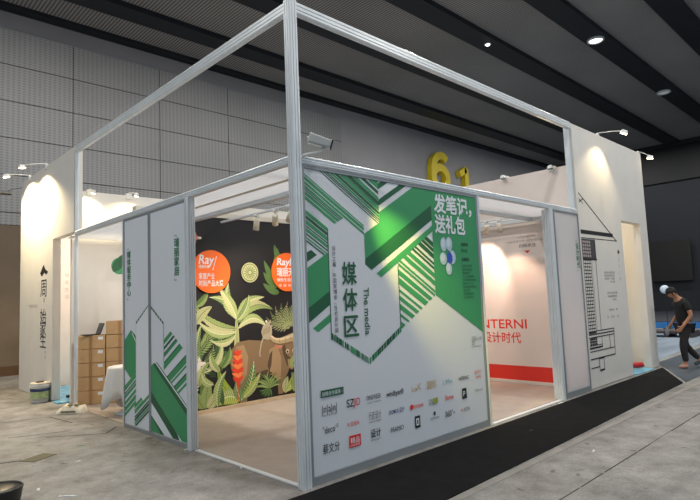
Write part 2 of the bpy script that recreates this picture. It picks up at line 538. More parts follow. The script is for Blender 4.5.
ring = [(0.85+0.60*math.cos(2*PI*k/32), 0.66+0.53*math.sin(2*PI*k/32)) for k in range(33)]
solid_numeral(six, 0.40, (18.85, 12.99, 7.05), 0.28, yellow, 'big yellow numeral 6 on the grey hall wall', ring)
solid_numeral([(0.02, 1.12), (0.40, 1.30), (0.62, 1.45), (0.64, 1.44), (0.65, 1.0), (0.65, 0.0)], 0.34, (21.4, 12.99, 7.0), 0.28, yellow, 'smaller yellow numeral 1 to the right of the big yellow 6')

# far right: dark screen, blue skirted platform, pale reflection on the floor painted as a sheet
t = thing('wall_screen', 'large black screen on the dark wall far behind the man', 'screen', (33.24, 4.3, 3.0))
obj('screen_panel', boxes(((-0.10, 0.9, -1.0), (-0.01, 3.0, 1.32)), bev=0.02), mat('black_screen', (8, 9, 11), 0.5), t)
obj('bezel', boxes(((-0.105, 0.86, -1.04), (-0.05, 0.92, 1.36)), ((-0.105, 2.98, -1.04), (-0.05, 3.04, 1.36)), ((-0.105, 0.90, 1.30), (-0.05, 3.0, 1.36)), ((-0.105, 0.90, -1.04), (-0.05, 3.0, -0.98))), plastic_k, t)
t = thing('stage_platform', 'low blue edged platform across the far right of the hall', 'platform', (21.0, 1.5, 0))
obj('deck', boxes(((0, -8, 0.12), (10, 8, 0.26))), mat('platform_deck', (30, 36, 48), 0.6), t)
obj('skirt', boxes(((-0.03, -8, 0.0), (0, 8, 0.24))), mat('blue_skirt', (40, 120, 190), 0.6), t)
bm = bmesh.new(); box(bm, (0, 0, 0.12), (0.9, 1.5, 0.20), 0.01)
for q in (0.0, 0.68, 1.36): box(bm, (0, q, 0), (0.9, q+0.14, 0.12))
o = obj('pallet', bm, mat('dark_pallet', (60, 52, 56), 0.7), loc=(16.6, 1.2, 0.006)); tag(o, 'low dark pallet lying on the pale floor behind the man', 'pallet')

# dark carpet and painted pale reflection on the floor ------------------------------
def sheet(name, pts, z0, z1, m, wave=0.0, n=1):
    bm = bmesh.new()
    a = [bm.verts.new((x, y, z0)) for x, y in pts]; b = [bm.verts.new((x, y, z1)) for x, y in pts]
    k = len(pts)
    bm.faces.new(list(reversed(a))); bm.faces.new(b)
    for i in range(k): bm.faces.new((a[i], a[(i+1) % k], b[(i+1) % k], b[i]))
    return obj(name, bm, m)
carpet_m = mat('charcoal_carpet', (29, 29, 30), 0.95, noise=0.18, scale=6, bump=0.3, bscale=220, spec=0.1)
o = sheet('carpet_runner', [(-1.2, -1.14), (2.66, -1.08), (7.45, -0.97), (9.25, -0.12), (-1.2, -0.115)], 0.0, 0.008, carpet_m)
tag(o, 'long charcoal carpet runner along the front of the exhibition booth', 'carpet')
reflect_m = mat('pale_floor_reflection', (168, 184, 200), 0.22, noise=0.25, scale=0.9, stretch=(0.4, 1.6, 1))  # bluish reflection on the bare floor, put into the colour of a thin sheet
o = sheet('floor_reflection', [(9.9, 0.3), (16.2, 0.6), (20.4, 2.2), (20.4, 7.5), (9.9, 4.5)], 0.0, 0.004, reflect_m)
tag(o, 'pale blue reflection on the floor behind the man, painted as a thin sheet', 'floor reflection')
film_d = mat('grey_walkway_film', (72, 84, 94), 0.3, noise=0.2, scale=1.5)
o = sheet('walkway_sheet', [(7.55, -0.99), (12.6, -0.95), (17, 0.3), (9.9, 0.2), (9.35, -0.12)], 0.0, 0.005, film_d)
tag(o, 'blue grey sheet on the floor under the walking man', 'floor sheet')
# floor joints and edge strip
joint = mat('floor_joint', (58, 55, 52), 0.9)
bm = bmesh.new()
rnd = random.Random(3)
x = -2.0
while x < 12:
    L = rnd.uniform(0.3, 1.3); w_ = rnd.uniform(0.004, 0.014); box(bm, (x, -1.785-w_, 0), (x+L, -1.785, 0.002)); x += L+rnd.uniform(0.0, 0.05)
struct('trim_30', bm, joint)
bm = bmesh.new()
for (a, b, w) in (((-2.2, 3.45), (-1.35, 3.16), .016), ((-0.95, 4.2), (-0.35, 3.75), .012), ((-0.35, 3.75), (-0.1, 4.05), .012), ((-1.6, 6.0), (-0.5, 5.7), .012), ((-0.5, 5.7), (-0.42, 4.9), .01), ((-1.3, 4.6), (-0.6, 4.35), .012)):
    dx, dy = b[0]-a[0], b[1]-a[1]; l = math.hypot(dx, dy); nx, ny = -dy/l*w, dx/l*w
    vs = [bm.verts.new((p[0], p[1], 0.002)) for p in ((a[0]+nx, a[1]+ny), (b[0]+nx, b[1]+ny), (b[0]-nx, b[1]-ny), (a[0]-nx, a[1]-ny))]
    bm.faces.new(vs)
struct('trim_31', bm, joint)
struct('trim_32', boxes(((-1.2, -1.20, 0), (12, -1.12, 0.003))), mat('pale_edge_strip', (150, 146, 140), 0.8, noise=0.15, scale=4))
o = obj('floor_hatch', boxes(((-0.16, -0.10, 0), (0.16, 0.10, 0.006)), bev=0.002), mat('olive_hatch', (104, 98, 74), 0.8), loc=(-1.3, 3.17, 0)); o.rotation_euler.z = 0.5
tag(o, 'small olive brown cover plate set in the concrete floor at lower left', 'floor hatch')

# ================================================================== BOOTH FRAME
def bar(name, p0, p1, w, d, label, cat, ng=2, extra=None, **kw):
    o = obj(name, extrusion(p0, p1, w, d, ng, **kw), alu)
    return tag(o, label, cat)
HM, HT = 3.0, 4.5
bar('corner_post', (0, 0, 0), (0, 0, HT), 0.10, 0.10, 'tall grooved aluminium post at the near corner of the booth', 'post')
bar('frame_post', (6.0, 0.06, 0), (6.0, 0.06, HT), 0.08, 0.08, 'tall aluminium post where the white drawing wall begins on the right', 'post')
bar('frame_post', (0.0, 6.08, 0), (0.0, 6.08, HT), 0.055, 0.055, 'tall aluminium post at the left end of the booth beside the boxes', 'post')
bar('top_rail', (0.05, 0, HT-0.06), (5.96, 0, HT-0.06), 0.07, 0.12, 'highest aluminium rail running from the corner post to the right', 'rail')
bar('top_rail', (0, 0.05, HT-0.06), (0, 6.04, HT-0.06), 0.07, 0.12, 'highest aluminium rail running from the corner post to the left', 'rail')
bar('middle_rail', (0.05, 0, HM-0.04), (5.97, 0, HM-0.04), 0.07, 0.08, 'aluminium rail along the top of the green banner and right doorway', 'rail')
bar('middle_rail', (0, 0.05, HM-0.04), (0, 6.04, HM-0.04), 0.07, 0.08, 'aluminium rail above the left opening and striped panels', 'rail')
bar('door_post', (0.0, 2.035, 0), (0.0, 2.035, HM-0.08), 0.11, 0.075, 'aluminium door post beside the striped panels at the mural opening', 'post', ng=3)
bar('door_post', (5.01, 0.03, 0), (5.01, 0.03, HM-0.08), 0.08, 0.16, 'aluminium door post left of the plain white lightbox panel', 'post', ng=3)
bar('door_post', (2.985, 0.0, 0), (2.985, 0.0, HM-0.08), 0.035, 0.08, 'slim aluminium post at the right edge of the green banner', 'post')
bar('door_post', (0.0, 4.01, 0), (0.0, 4.01, HM-0.08), 0.04, 0.05, 'slim aluminium post at the left edge of the striped panels', 'post', ng=1)
# thresholds
o = obj('threshold_strip', boxes(((-0.02, 0.06, 0), (0.03, 1.95, 0.012))), alu); tag(o, 'low metal threshold strip across the mural opening', 'threshold')
o = obj('threshold_strip', boxes(((3.02, -0.04, 0), (4.96, 0.02, 0.012))), alu); tag(o, 'low metal threshold strip across the right doorway', 'threshold')
# booth floor covering
floor_m = mat('booth_floor', (172, 158, 146), 0.55, noise=0.08, scale=5, bump=0.05, bscale=40)
o = sheet('booth_floor', [(0.04, 0.04), (5.98, 0.04), (5.98, 6.70), (0.13, 6.70), (0.13, 6.05), (0.04, 6.05)], 0.0, 0.010, floor_m)
o['kind'] = 'structure'

def framed(prefix, thing_o, u0, u1, z0, z1, plane, val, fw, depth, face_m, bottom=None):
    """aluminium edge frame and white face of a wall panel"""
    bt = bottom or fw
    bm = bmesh.new()
    def B(a0, a1, b0, b1, w0, w1):
        if plane == 'Y': box(bm, (a0, w0, b0), (a1, w1, b1), 0.004)
        else: box(bm, (w0, a0, b0), (w1, a1, b1), 0.004)
    w0, w1 = val-depth/2, val+depth/2
    B(u0, u0+fw, z0, z1, w0, w1); B(u1-fw, u1, z0, z1, w0, w1)
    B(u0+fw, u1-fw, z0, z0+bt, w0, w1); B(u0+fw, u1-fw, z1-fw, z1, w0, w1)
    under(obj('frame', bm, alu_dk), thing_o)
    bm = bmesh.new()
    B(u0+fw, u1-fw, z0+bt, z1-fw, val-depth*0.3, val+depth*0.3)
    under(obj('face', bm, face_m), thing_o)

# ================================================================== THE BANNER (right face, near half)
bt = thing('media_banner', 'big green and white banner panel with large Chinese title and sponsor marks', 'banner', (1.5, 0, 0))
framed('b', bt, 0.055, 2.965, 0.0, 2.92, 'Y', 0.0, 0.035, 0.05, panel_white, bottom=0.075)
S3 = 0.577
pr = Print('Y', -0.0165, step=0.00003)
R_ = lambda u0, v0, u1, v1: [(u0, v0), (u1, v0), (u1, v1), (u0, v1)]
TOP = 2.885; LFT = 0.09; RGT = 2.93
W, G, D, GL = white_print, green, green_dk, green_lt
def bands(t0, t1, seq):
    """cut [t0,t1] by relative widths; seq of (weight, material or None)"""
    tot = sum(w for w, _ in seq); out = []; t = t0
    for w, m in seq:
        d = (t1-t0)*w/tot
        if m: out.append((t, t+d, m))
        t += d
    return out
# top left: dark stripe group
reg = [(LFT, TOP), (1.10, TOP), (1.10, 2.3), (LFT, 2.3)]
pr.stripes(reg, -S3, bands(3.045, 3.345, [(1, D), (1, None), (1, D), (.6, None), (1.2, D), (.7, None), (2, G), (.5, None), (2.4, D), (.5, None), (3, G), (.6, D), (.4, None), (3.6, D), (.4, None), (3, G)]))
# right of it, above the block
pr.stripes([(0.6, TOP), (1.10, TOP), (1.10, 2.72), (0.6, 2.72)], -S3, [(3.37, 3.41, D), (3.43, 3.8, G)])
pr.stripes(clip_poly([(0.74, TOP), (1.52, TOP), (1.10, 2.55), (1.10, 2.79)], R_(0.7, 2.4, 1.6, TOP)), S3, [(2.16, 2.22, D), (2.05, 2.15, W)])
# second group of stripes
pr.stripes([(LFT, TOP), (0.86, 2.60), (0.86, 2.25), (LFT, 2.72)], -S3, bands(2.79, 2.89, [(2, G), (1, None), (2.5, G), (.8, None), (1, G)]))
pr.stripes([(LFT, TOP), (0.57, 2.5), (0.57, 2.445), (0.36, 2.33), (LFT, 2.40)], -S3, bands(2.645, 2.79, [(3, G), (1, None), (3, G), (.8, None), (1, D), (.7, None), (2.5, G), (1, None)]))
# third group
pr.stripes(R_(LFT, 1.9, 0.36, 2.5), -S3, bands(2.245, 2.545, [(1, D), (.9, None), (1, G), (1.2, None), (1, D), (1, None), (2, G), (.7, None), (.8, D), (.8, None), (2.5, G), (.7, None), (2, D), (.6, None), (2.5, G)]))
# lower left blocks
pr.poly([(LFT, 2.09), (0.15, 2.115), (0.215, 2.07), (LFT, 2.0)], D)
pr.poly([(LFT, 1.945), (0.36, 2.10), (0.36, 1.73), (LFT, 1.575)], G)
pr.poly([(LFT, 1.575), (0.36, 1.73), (0.36, 1.60), (LFT, 1.44)], D)
pr.poly([(0.14, 1.39), (0.36, 1.515), (0.36, 1.44), (0.20, 1.35)], G)
# big folded block
blk = [(0.86, 2.305), (1.10, 2.44), (1.10, 2.90), (2.01, 2.90), (2.01, 2.3), (0.86, 1.66)]
pr.stripes([(1.10, TOP), (2.01, TOP), (2.01, 2.3), (1.10, 2.3)], S3, [(1.985, 2.05, D), (1.55, 1.915, G)])
pr.stripes([(1.10, 2.31), (1.4, 2.31), (1.4, 2.1), (1.10, 2.1)], S3, [(1.55, 1.915, G)])
pr.stripes([(0.86, 2.305), (1.10, 2.44), (1.10, 1.8), (0.86, 1.8)], S3, [(1.55, 1.915, G)])
pr.poly(clip_poly([(0.86, 1.55+S3*0.86), (2.01, 1.55+S3*2.01), (2.01, 1.375+S3*2.01), (0.95, 1.935), (0.86, 1.99)], R_(0.86, 1.8, 2.01, 2.9)), D)
pr.poly(clip_poly([(1.02, 1.90), (2.01, 1.31+S3*2.01), (2.01, 1.24+S3*2.01), (1.09, 1.86)], R_(0.8, 1.5, 2.01, 2.9)), G)
# right slanted stripes
reg = [(1.365, 1.24+S3*1.365), (2.0, 1.24+S3*2.0), (2.0, 1.655), (1.365, 1.30)]
pr.stripes(reg, -S3, bands(2.10, 3.42, [(2.5, G), (1.8, None), (1, G), (1.6, None), (2, G), (1.4, None), (1.6, G), (1.4, None), (1, G), (1.8, None), (2.5, G), (1, None), (2, G), (1.4, None), (1, G), (.7, None), (1, G), (1.8, None), (2, G), (1, None), (2, G), (1.4, None), (1, D), (.8, None), (1, D), (1.5, None), (2, D), (.6, None), (1.5, D), (.5, None), (2, D)]))
# right column
pr.poly([(2.0, TOP), (RGT, TOP), (RGT, 1.165), (2.0, 1.655)], G)
# hexagon outline
pr.rect(0.355, 1.27, 0.366, 2.33, D); pr.rect(1.355, 1.27, 1.366, 1.98, D)
rnd = random.Random(5)
for sgn in (-1, 1):
    q = 0.0
    while q < 0.97:
        l = rnd.choice((0.02, 0.035, 0.05, 0.09)); e = min(1, q+l)
        A0 = (0.86+sgn*0.5*(1-q), 0.985+0.29*(1-q)); A1 = (0.86+sgn*0.5*(1-e), 0.985+0.29*(1-e))
        pr.poly([A0, A1, (A1[0], A1[1]+0.062), (A0[0], A0[1]+0.062)], rnd.choice((G, D, D)))
        q = e+rnd.choice((0.008, 0.015, 0.03))
under(pr.build('pattern'), bt)
# title lettering
tx = Print('Y', -0.022)
for ch, v in zip('媒体区', (1.79, 1.53, 1.275)): tx.text(ch, 0.525, v+0.02, 0.235, D, bold=0.018, width=0.20)
tx.text('The media', 0.815, 1.755, 0.105, D, bold=0.012, rot=-PI/2, width=0.475)
under(tx.build('title_lettering'), bt); tx = Print('Y', -0.022)
for word, v in (('设计之春·', 2.17), ('中国家博会', 2.17-5*0.0525), ('「当代设计展」', 2.17-10*0.0525)):
    tx = Print('Y', -0.022); tx.column(word, 0.405, v, 0.050, 0.0525, black_print)
    if v > 1.7: under(tx.build('subtitle_lettering'), bt)
under(tx.build('subtitle_lettering'), bt)
tx = Print('Y', -0.022)
tx.text('发笔记，', 2.05, 2.65, 0.235, W, bold=0.03, width=0.78)
tx.text('送礼包', 2.05, 2.405, 0.235, W, bold=0.03, width=0.62)
under(tx.build('headline_lettering'), bt); tx = Print('Y', -0.022)
for k, (v, l) in enumerate(((2.245, 0.15), (2.17, 0.13), (2.06, 0.17))):
    if k: under(tx.build('small_print'), bt); tx = Print('Y', -0.022)
    tx.text(('活动时间', '3月18日', '活动规则：')[k], 2.555, v, 0.05, black_print if k != 1 else D, bold=0.01, width=l)
under(tx.build('small_print'), bt); tx = Print('Y', -0.022)
for k, sline in enumerate(('关注官方账号', '发布展会笔记', '带话题打卡', '设计之春媒体区', '即可到服务台领取', '精美礼包一份', '数量有限先到先得', '每人限领', '最终解释权归', '主办单位所有')):
    tx.text(sline, 2.555, 1.985-0.043*k, 0.034, D, width=0.036*len(sline))
under(tx.build('small_print'), bt)
# white balloon flower
fl = Print('Y', -0.022)
pale_b = mat('balloon_print', (176, 200, 214), 0.5); pale_b2 = mat('balloon_print_light', (206, 222, 230), 0.5); blue_p = mat('blue_print', (48, 84, 190), 0.5)
for (u, v, rx, ry) in ((2.20, 2.25, .062, .085), (2.31, 2.26, .062, .085), (2.18, 2.08, .07, .075), (2.36, 2.10, .07, .085), (2.28, 1.96, .06, .075)):
    fl.disc(u, v, rx, pale_b, ry); fl.disc(u-0.012, v+0.015, rx*0.62, pale_b2, ry*0.62)
fl.disc(2.31, 2.09, 0.055, blue_p, 0.07)
under(fl.build('balloon_picture'), bt)
# sponsor marks
LG = []
def new_logo():
    global lg
    lg = Print('Y', -0.022); LG.append(lg)
new_logo()
lg.rect(0.20, 0.752, 0.485, 0.818, D); lg.text('战略合作媒体 /', 0.215, 0.766, 0.045, W, width=0.255)
gold_p = mat('gold_print', (196, 160, 84), 0.5); teal_p = mat('teal_print', (84, 170, 190), 0.5); navy_p = mat('navy_print', (52, 60, 130), 0.5)
def logo(t, u, v, wdt, size, m, bold=0.0, sub=None, new=True):
    if new: new_logo()
    lg.text(t, u, v, size, m, bold=bold, width=wdt)
    if sub: lg.text(sub, u, v-0.035, 0.024, grey_print, width=wdt)
logo('|n|a|n|', 0.21, 0.615, 0.18, 0.10, black_print, 0, 'DESIGN PLATFORM')
logo('SZ', 0.52, 0.615, 0.10, 0.105, black_print, .006); logo('|ID', 0.615, 0.615, 0.085, 0.105, red, .006, new=False)
logo('ONEWEEK', 0.79, 0.64, 0.21, 0.065, black_print, 0, 'one week')
logo('windbyer®', 1.08, 0.63, 0.27, 0.075, black_print, .012)
logo('Lux', 1.49, 0.625, 0.09, 0.075, gold_p); lg.line((1.57, 0.63), (1.64, 0.70), 0.008, gold_p); lg.line((1.58, 0.69), (1.64, 0.63), 0.008, gold_p)
new_logo()
for v in (0.66, 0.615): lg.text('家居设计', 1.75, v, 0.05, gold_p, .006, width=0.17)
logo('( )Mas', 2.04, 0.63, 0.18, 0.07, teal_p)
logo('HAPPENING', 2.35, 0.63, 0.21, 0.06, black_print, .006)
new_logo()
lg.text('设计头条', 2.69, 0.665, 0.05, red, .006, width=0.14); lg.text('LIVE', 2.71, 0.61, 0.045, red, .006, width=0.11)
logo('°deco', 0.21, 0.43, 0.15, 0.085, black_print, .002); lg.text('+2', 0.365, 0.46, 0.05, black_print, width=0.035)
logo('V.IDEA', 0.515, 0.435, 0.165, 0.055, red, .006)
logo('行走设计', 0.81, 0.45, 0.18, 0.085, grey_print, 0, 'WALK IN DESIGN')
logo('DOMUS 设计', 1.11, 0.45, 0.24, 0.055, navy_p, .006)
new_logo()
lg.disc(1.47, 0.465, 0.028, red); lg.text('建筑装饰网', 1.50, 0.445, 0.042, red, .006, width=0.165)
new_logo()
lg.text('卫浴', 1.76, 0.455, 0.055, grey_print, .006, width=0.07); lg.rect(1.84, 0.445, 1.93, 0.50, mat('lime_print', (160, 170, 60), 0.5)); lg.text('新闻资讯', 1.77, 0.43, 0.022, grey_print, width=0.15)
logo('Sense', 2.07, 0.445, 0.16, 0.075, red, .012)
new_logo()
lg.rect(2.405, 0.41, 2.495, 0.53, black_print); lg.text('P', 2.425, 0.435, 0.09, W, .006)
logo('(Qooer)', 2.68, 0.455, 0.165, 0.045, grey_print)
logo('蔡文分', 0.205, 0.255, 0.205, 0.095, black_print, .002)
new_logo()
lg.rect(0.535, 0.235, 0.69, 0.345, red); lg.text('精品', 0.55, 0.275, 0.06, W, .006, width=0.125); lg.text('HOME', 0.55, 0.245, 0.025, W, width=0.125)
logo('设计', 0.83, 0.275, 0.145, 0.09, black_print, .012, 'design')
logo('FRAMIO', 1.125, 0.265, 0.20, 0.07, black_print, 0)
new_logo()
lg.rect(1.515, 0.235, 1.60, 0.36, black_print); lg.rect(1.533, 0.26, 1.582, 0.335, W); lg.rect(1.548, 0.275, 1.567, 0.32, black_print)
new_logo()
lg.rect(1.845, 0.315, 1.875, 0.355, black_print); lg.text('CASA INTERNA', 1.775, 0.275, 0.032, grey_print, width=0.165)
logo('360°', 2.05, 0.255, 0.15, 0.095, black_print, .002); lg.disc(2.225, 0.285, 0.012, grey_print)
new_logo()
lg.text('V', 2.37, 0.265, 0.05, red, .012); lg.text('文艺坊', 2.42, 0.265, 0.05, grey_print, .01, width=0.125)
new_logo()
lg.text('扫码', 2.67, 1.07, 0.07, grey_print, width=0.09); lg.text('设计之春', 2.765, 1.075, 0.045, grey_print, width=0.12)
lg.text('CIFF GUANGZHOU', 2.655, 0.99, 0.03, grey_print, width=0.22); lg.ring(2.70, 1.045, 0.025, 0.008, grey_print)
for lg in LG: under(lg.build('sponsor_logo'), bt)

# ================================================================== STRIPED PANELS (left face)
def striped_panel(y0, y1, label):
    t = thing('striped_panel', label, 'wall panel', (0, (y0+y1)/2, 0))
    framed('s', t, y0, y1, 0.0, 2.92, 'X', 0.0, 0.028, 0.05, panel_white, bottom=0.05)
    return t
pl = striped_panel(3.13, 3.985, 'white panel with green stripes and vertical six character title, next to the boxes')
pq = striped_panel(2.08, 3.12, 'white panel with one big dark green diagonal bar, beside the mural opening')
# left one: u = Y (rises to the left)
a = Print('X', -0.0165); Z = lambda y0, z0, y1, z1: [(y0, z0), (y1, z0), (y1, z1), (y0, z1)]
reg = Z(3.58, 0.06, 3.955, 1.4)
a.poly(clip_poly([(4.07, 1.12), (3.74, 1.34), (3.66, 1.30), (3.58, 1.26), (3.58, 0.76), (3.76, 0.68), (4.07, 0.86)], reg), G)
a.poly([(3.74, 1.34), (3.715, 1.33), (3.59, 1.24), (3.59, 1.27)], D); a.line((3.70, 1.30), (3.58, 1.19), 0.02, W)
a.poly([(3.955, 0.77), (3.76, 0.66), (3.86, 0.62), (3.955, 0.665)], W)
a.stripes(Z(3.58, 0.06, 3.955, 0.78), -S3, bands(2.42, 2.84, [(2, G), (.6, None), (2, G), (.6, D), (1, None), (2, G), (1.6, None), (2, G), (.5, None), (1, D), (1, None), (3, G)]))
a.stripes(Z(3.16, 0.06, 3.62, 0.60), -S3, bands(2.12, 2.42, [(1.3, D), (.5, None), (1, G), (.5, None), (1.6, D), (.4, None), (1, D), (1.2, None), (2.4, G), (.6, None), (2, G)]))
a.rect(3.555, 0.55, 3.563, 1.42, D)
for q in range(7):
    y = 3.56-0.062*q; a.poly([(y, 1.42+0.036*q), (y-0.045, 1.446+0.036*q), (y-0.045, 1.476+0.036*q), (y, 1.45+0.036*q)], D)
a.poly([(3.56, 0.55), (3.335, 0.42), (3.16, 0.52), (3.16, 1.66), (3.555, 1.42)], W)
under(a.build('pattern'), pl)
a = Print('X', -0.019); a.column('「媒体服务中心」', 3.86, 2.56, 0.108, 0.107, green_tx, bold=0.014, width=0.13); under(a.build('title_lettering'), pl)
a = Print('X', -0.0165)
reg = Z(2.11, 0.06, 3.09, 1.5)
a.stripes(Z(2.11, 0.06, 2.715, 1.36), -S3, bands(1.95, 2.80, [(1, G), (.7, None), (1.6, G), (.6, D), (1.6, None), (.8, G), (.5, None), (2.2, G), (.5, D), (3.2, None), (2, G), (.5, D), (1.4, None), (1, G), (.5, D), (1, None), (1, D), (.8, None), (1.6, G)]))
a.poly(clip_poly([(2.715, 1.45), (2.56, 1.36), (2.2, 1.14), (2.05, 1.08), (2.05, 1.5)], reg), panel_white)
a.poly(clip_poly([(3.09, 0.88), (3.02, 0.93), (2.0, 0.345), (2.0, -0.1), (3.09, 0.56)], reg), G)
a.poly(clip_poly([(2.955, 0.95), (2.90, 0.935), (2.0, 0.41), (2.0, 0.29), (3.02, 0.90)], reg), D)
a.line((2.97, 0.945), (2.11, 0.45), 0.022, W)
a.poly(clip_poly([(3.09, 0.56), (2.40, 0.14), (2.32, 0.05), (3.09, 0.05)], reg), D)
a.poly(clip_poly([(3.09, 0.42), (2.95, 0.34), (2.48, 0.05), (2.70, 0.05), (3.09, 0.26)], reg), W)
a.poly(clip_poly([(3.09, 0.24), (2.80, 0.05), (3.09, 0.05)], reg), G)
a.rect(2.715, 0.85, 2.723, 1.42, D)
for q in range(6):
    y = 2.72+0.062*q; a.poly([(y, 1.42+0.036*q), (y+0.045, 1.446+0.036*q), (y+0.045, 1.476+0.036*q), (y, 1.45+0.036*q)], D)
under(a.build('pattern'), pq)
a = Print('X', -0.019); a.column('「瑞丽家居」', 2.41, 2.60, 0.118, 0.117, green_tx, bold=0.014, width=0.13); under(a.build('title_lettering'), pq)

# ================================================================== plain lightbox panel on the right
t = thing('lightbox_panel', 'plain white panel with small green vertical title, right of the doorway', 'wall panel', (5.55, 0, 0))
framed('l', t, 5.07, 5.965, 0.0, 2.92, 'Y', -0.02, 0.026, 0.06, fabric, bottom=0.09)
a = Print('Y', -0.041); a.column('「设计时代」', 5.79, 2.53, 0.105, 0.105, green_tx, bold=0.02, width=0.12); under(a.build('title_lettering'), t)

# ================================================================== soffit, inner beams and inner walls
o = obj('ceiling_fabric', boxes(((0.04, 0.04, 2.945), (0.80, 3.70, 2.955)), ((0.80, 0.04, 2.945), (5.95, 0.70, 2.955))), fabric)
tag(o, 'stretched white fabric ceiling strip around the edge of the mural room', 'ceiling panel')
o = obj('ceiling_batten', boxes(((0.40, 0.05, 2.936), (0.46, 3.69, 2.944)), bev=0.004), mat('cream_batten', (218, 212, 200), 0.6)); tag(o, 'beige batten under the white fabric ceiling above the mural opening', 'batten')
bar('inner_beam', (0.84, 0.75, 2.93), (0.84, 3.70, 2.93), 0.08, 0.09, 'grey aluminium beam under the ceiling inside the mural opening', 'beam')
bar('inner_beam', (0.80, 0.745, 2.93), (5.85, 0.745, 2.93), 0.08, 0.09, 'grey aluminium beam under the ceiling inside the right doorway', 'beam')
bar('inner_beam', (5.88, 0.06, 2.93), (5.88, 3.70, 2.93), 0.06, 0.09, 'pale ceiling beam along the top of the pink red striped wall', 'beam')
bar('lighting_track', (1.42, 0.80, 2.945), (1.42, 3.70, 2.945), 0.04, 0.03, 'thin track carrying the three white spotlights before the mural', 'track', ng=1, gd=0.004, gw=0.008, ch=0.003)
o = obj('ceiling_fabric', boxes(((0.04, 3.88, 2.945), (0.80, 6.70, 2.955)), ((0.80, 5.8, 2.945), (2.8, 6.70, 2.955))), fabric)
tag(o, 'stretched white fabric ceiling strip above the stacked boxes', 'ceiling panel')

# mural partition wall ------------------------------------------------
mw = thing('mural_wall', 'black jungle mural wall with buffalo, zebra, red flower and big leaves', 'mural', (3.0, 3.75, 0))
night = mat('mural_black', (20, 19, 21), 0.55)
under(obj('wall_board', boxes(((0.06, 3.75, 0.01), (5.99, 3.85, 3.02))), white_paint), mw)
under(obj('top_strip', boxes(((0.06, 3.735, 3.02), (5.99, 3.865, 3.10)), bev=0.004), mat('cream_strip', (214, 208, 194), 0.6)), mw)
under(obj('skirting', boxes(((0.06, 3.73, 0.01), (5.99, 3.75, 0.07)), bev=0.003), gold_wood), mw)
mu = Print('Y', 3.748, step=0.00008)
mu.rect(0.06, 0.07, 5.99, 3.02, night)
mu.du = -0.05
lc = mat('leaf_cream', (188, 190, 140), 0.55); lp = mat('leaf_pale', (146, 166, 100), 0.55); ly = mat('leaf_yellow_green', (150, 172, 58), 0.55)
lm = mat('leaf_mid', (90, 124, 66), 0.55); ld = mat('leaf_dark', (46, 82, 48), 0.55); vn = mat('leaf_vein', (232, 232, 186), 0.55); vd = mat('leaf_vein_dark', (84, 108, 52), 0.55)
br = mat('buffalo_brown', (134, 110, 80), 0.55); brd = mat('buffalo_dark', (84, 66, 48), 0.55); brl = mat('buffalo_light', (164, 136, 100), 0.55); horn = mat('horn_tan', (186, 164, 124), 0.55); hornd = mat('horn_shade', (120, 98, 70), 0.55); hornl = mat('horn_light', (222, 206, 170), 0.55)
zw = mat('zebra_white', (224, 220, 208), 0.55); fur = mat('lemur_grey', (176, 166, 140), 0.55); pinkear = mat('ear_pink', (196, 120, 96), 0.55)
hel = mat('heliconia_red', (228, 66, 34), 0.55); helo = mat('heliconia_orange', (244, 130, 70), 0.55)
# fan of fronds left edge
for (a_, b_, w_, bd, m_) in (((0.98, 0.55), (0.98, 1.20), .16, .1, lm), ((0.98, 0.55), (1.32, 1.02), .15, -.15, lp), ((1.05, 0.75), (1.40, 1.15), .16, .2, lm), ((0.95, 0.9), (1.25, 1.32), .15, -.2, lp), ((1.38, 0.55), (1.62, 0.90), .13, .25, lm), ((1.36, 0.52), (1.30, 0.95), .13, .2, ld), ((1.45, 0.62), (1.72, 0.72), .12, .3, lp)):
    mu.frond(a_, b_, w_, m_, bd)
# dark right hand palm and leaves behind the right disc
for (a_, b_, w_) in (((2.62, 1.85), (2.60, 2.58), .16), ((2.6, 1.95), (2.30, 2.36), .12), ((2.6, 1.9), (2.28, 2.16), .13), ((2.6, 1.8), (2.27, 1.97), .12), ((2.7, 2.3), (2.52, 2.64), .12)):
    mu.leaf(a_, b_, w_, lm, vd, 0.08)
for k in range(9):
    ang = 0.5+k*0.27; mu.frond((2.78, 1.18), (2.78+0.52*math.cos(ang), 1.18+0.46*math.sin(ang)), .10, lp if k % 2 else lc, 0.12, n=10, thick=0.014)
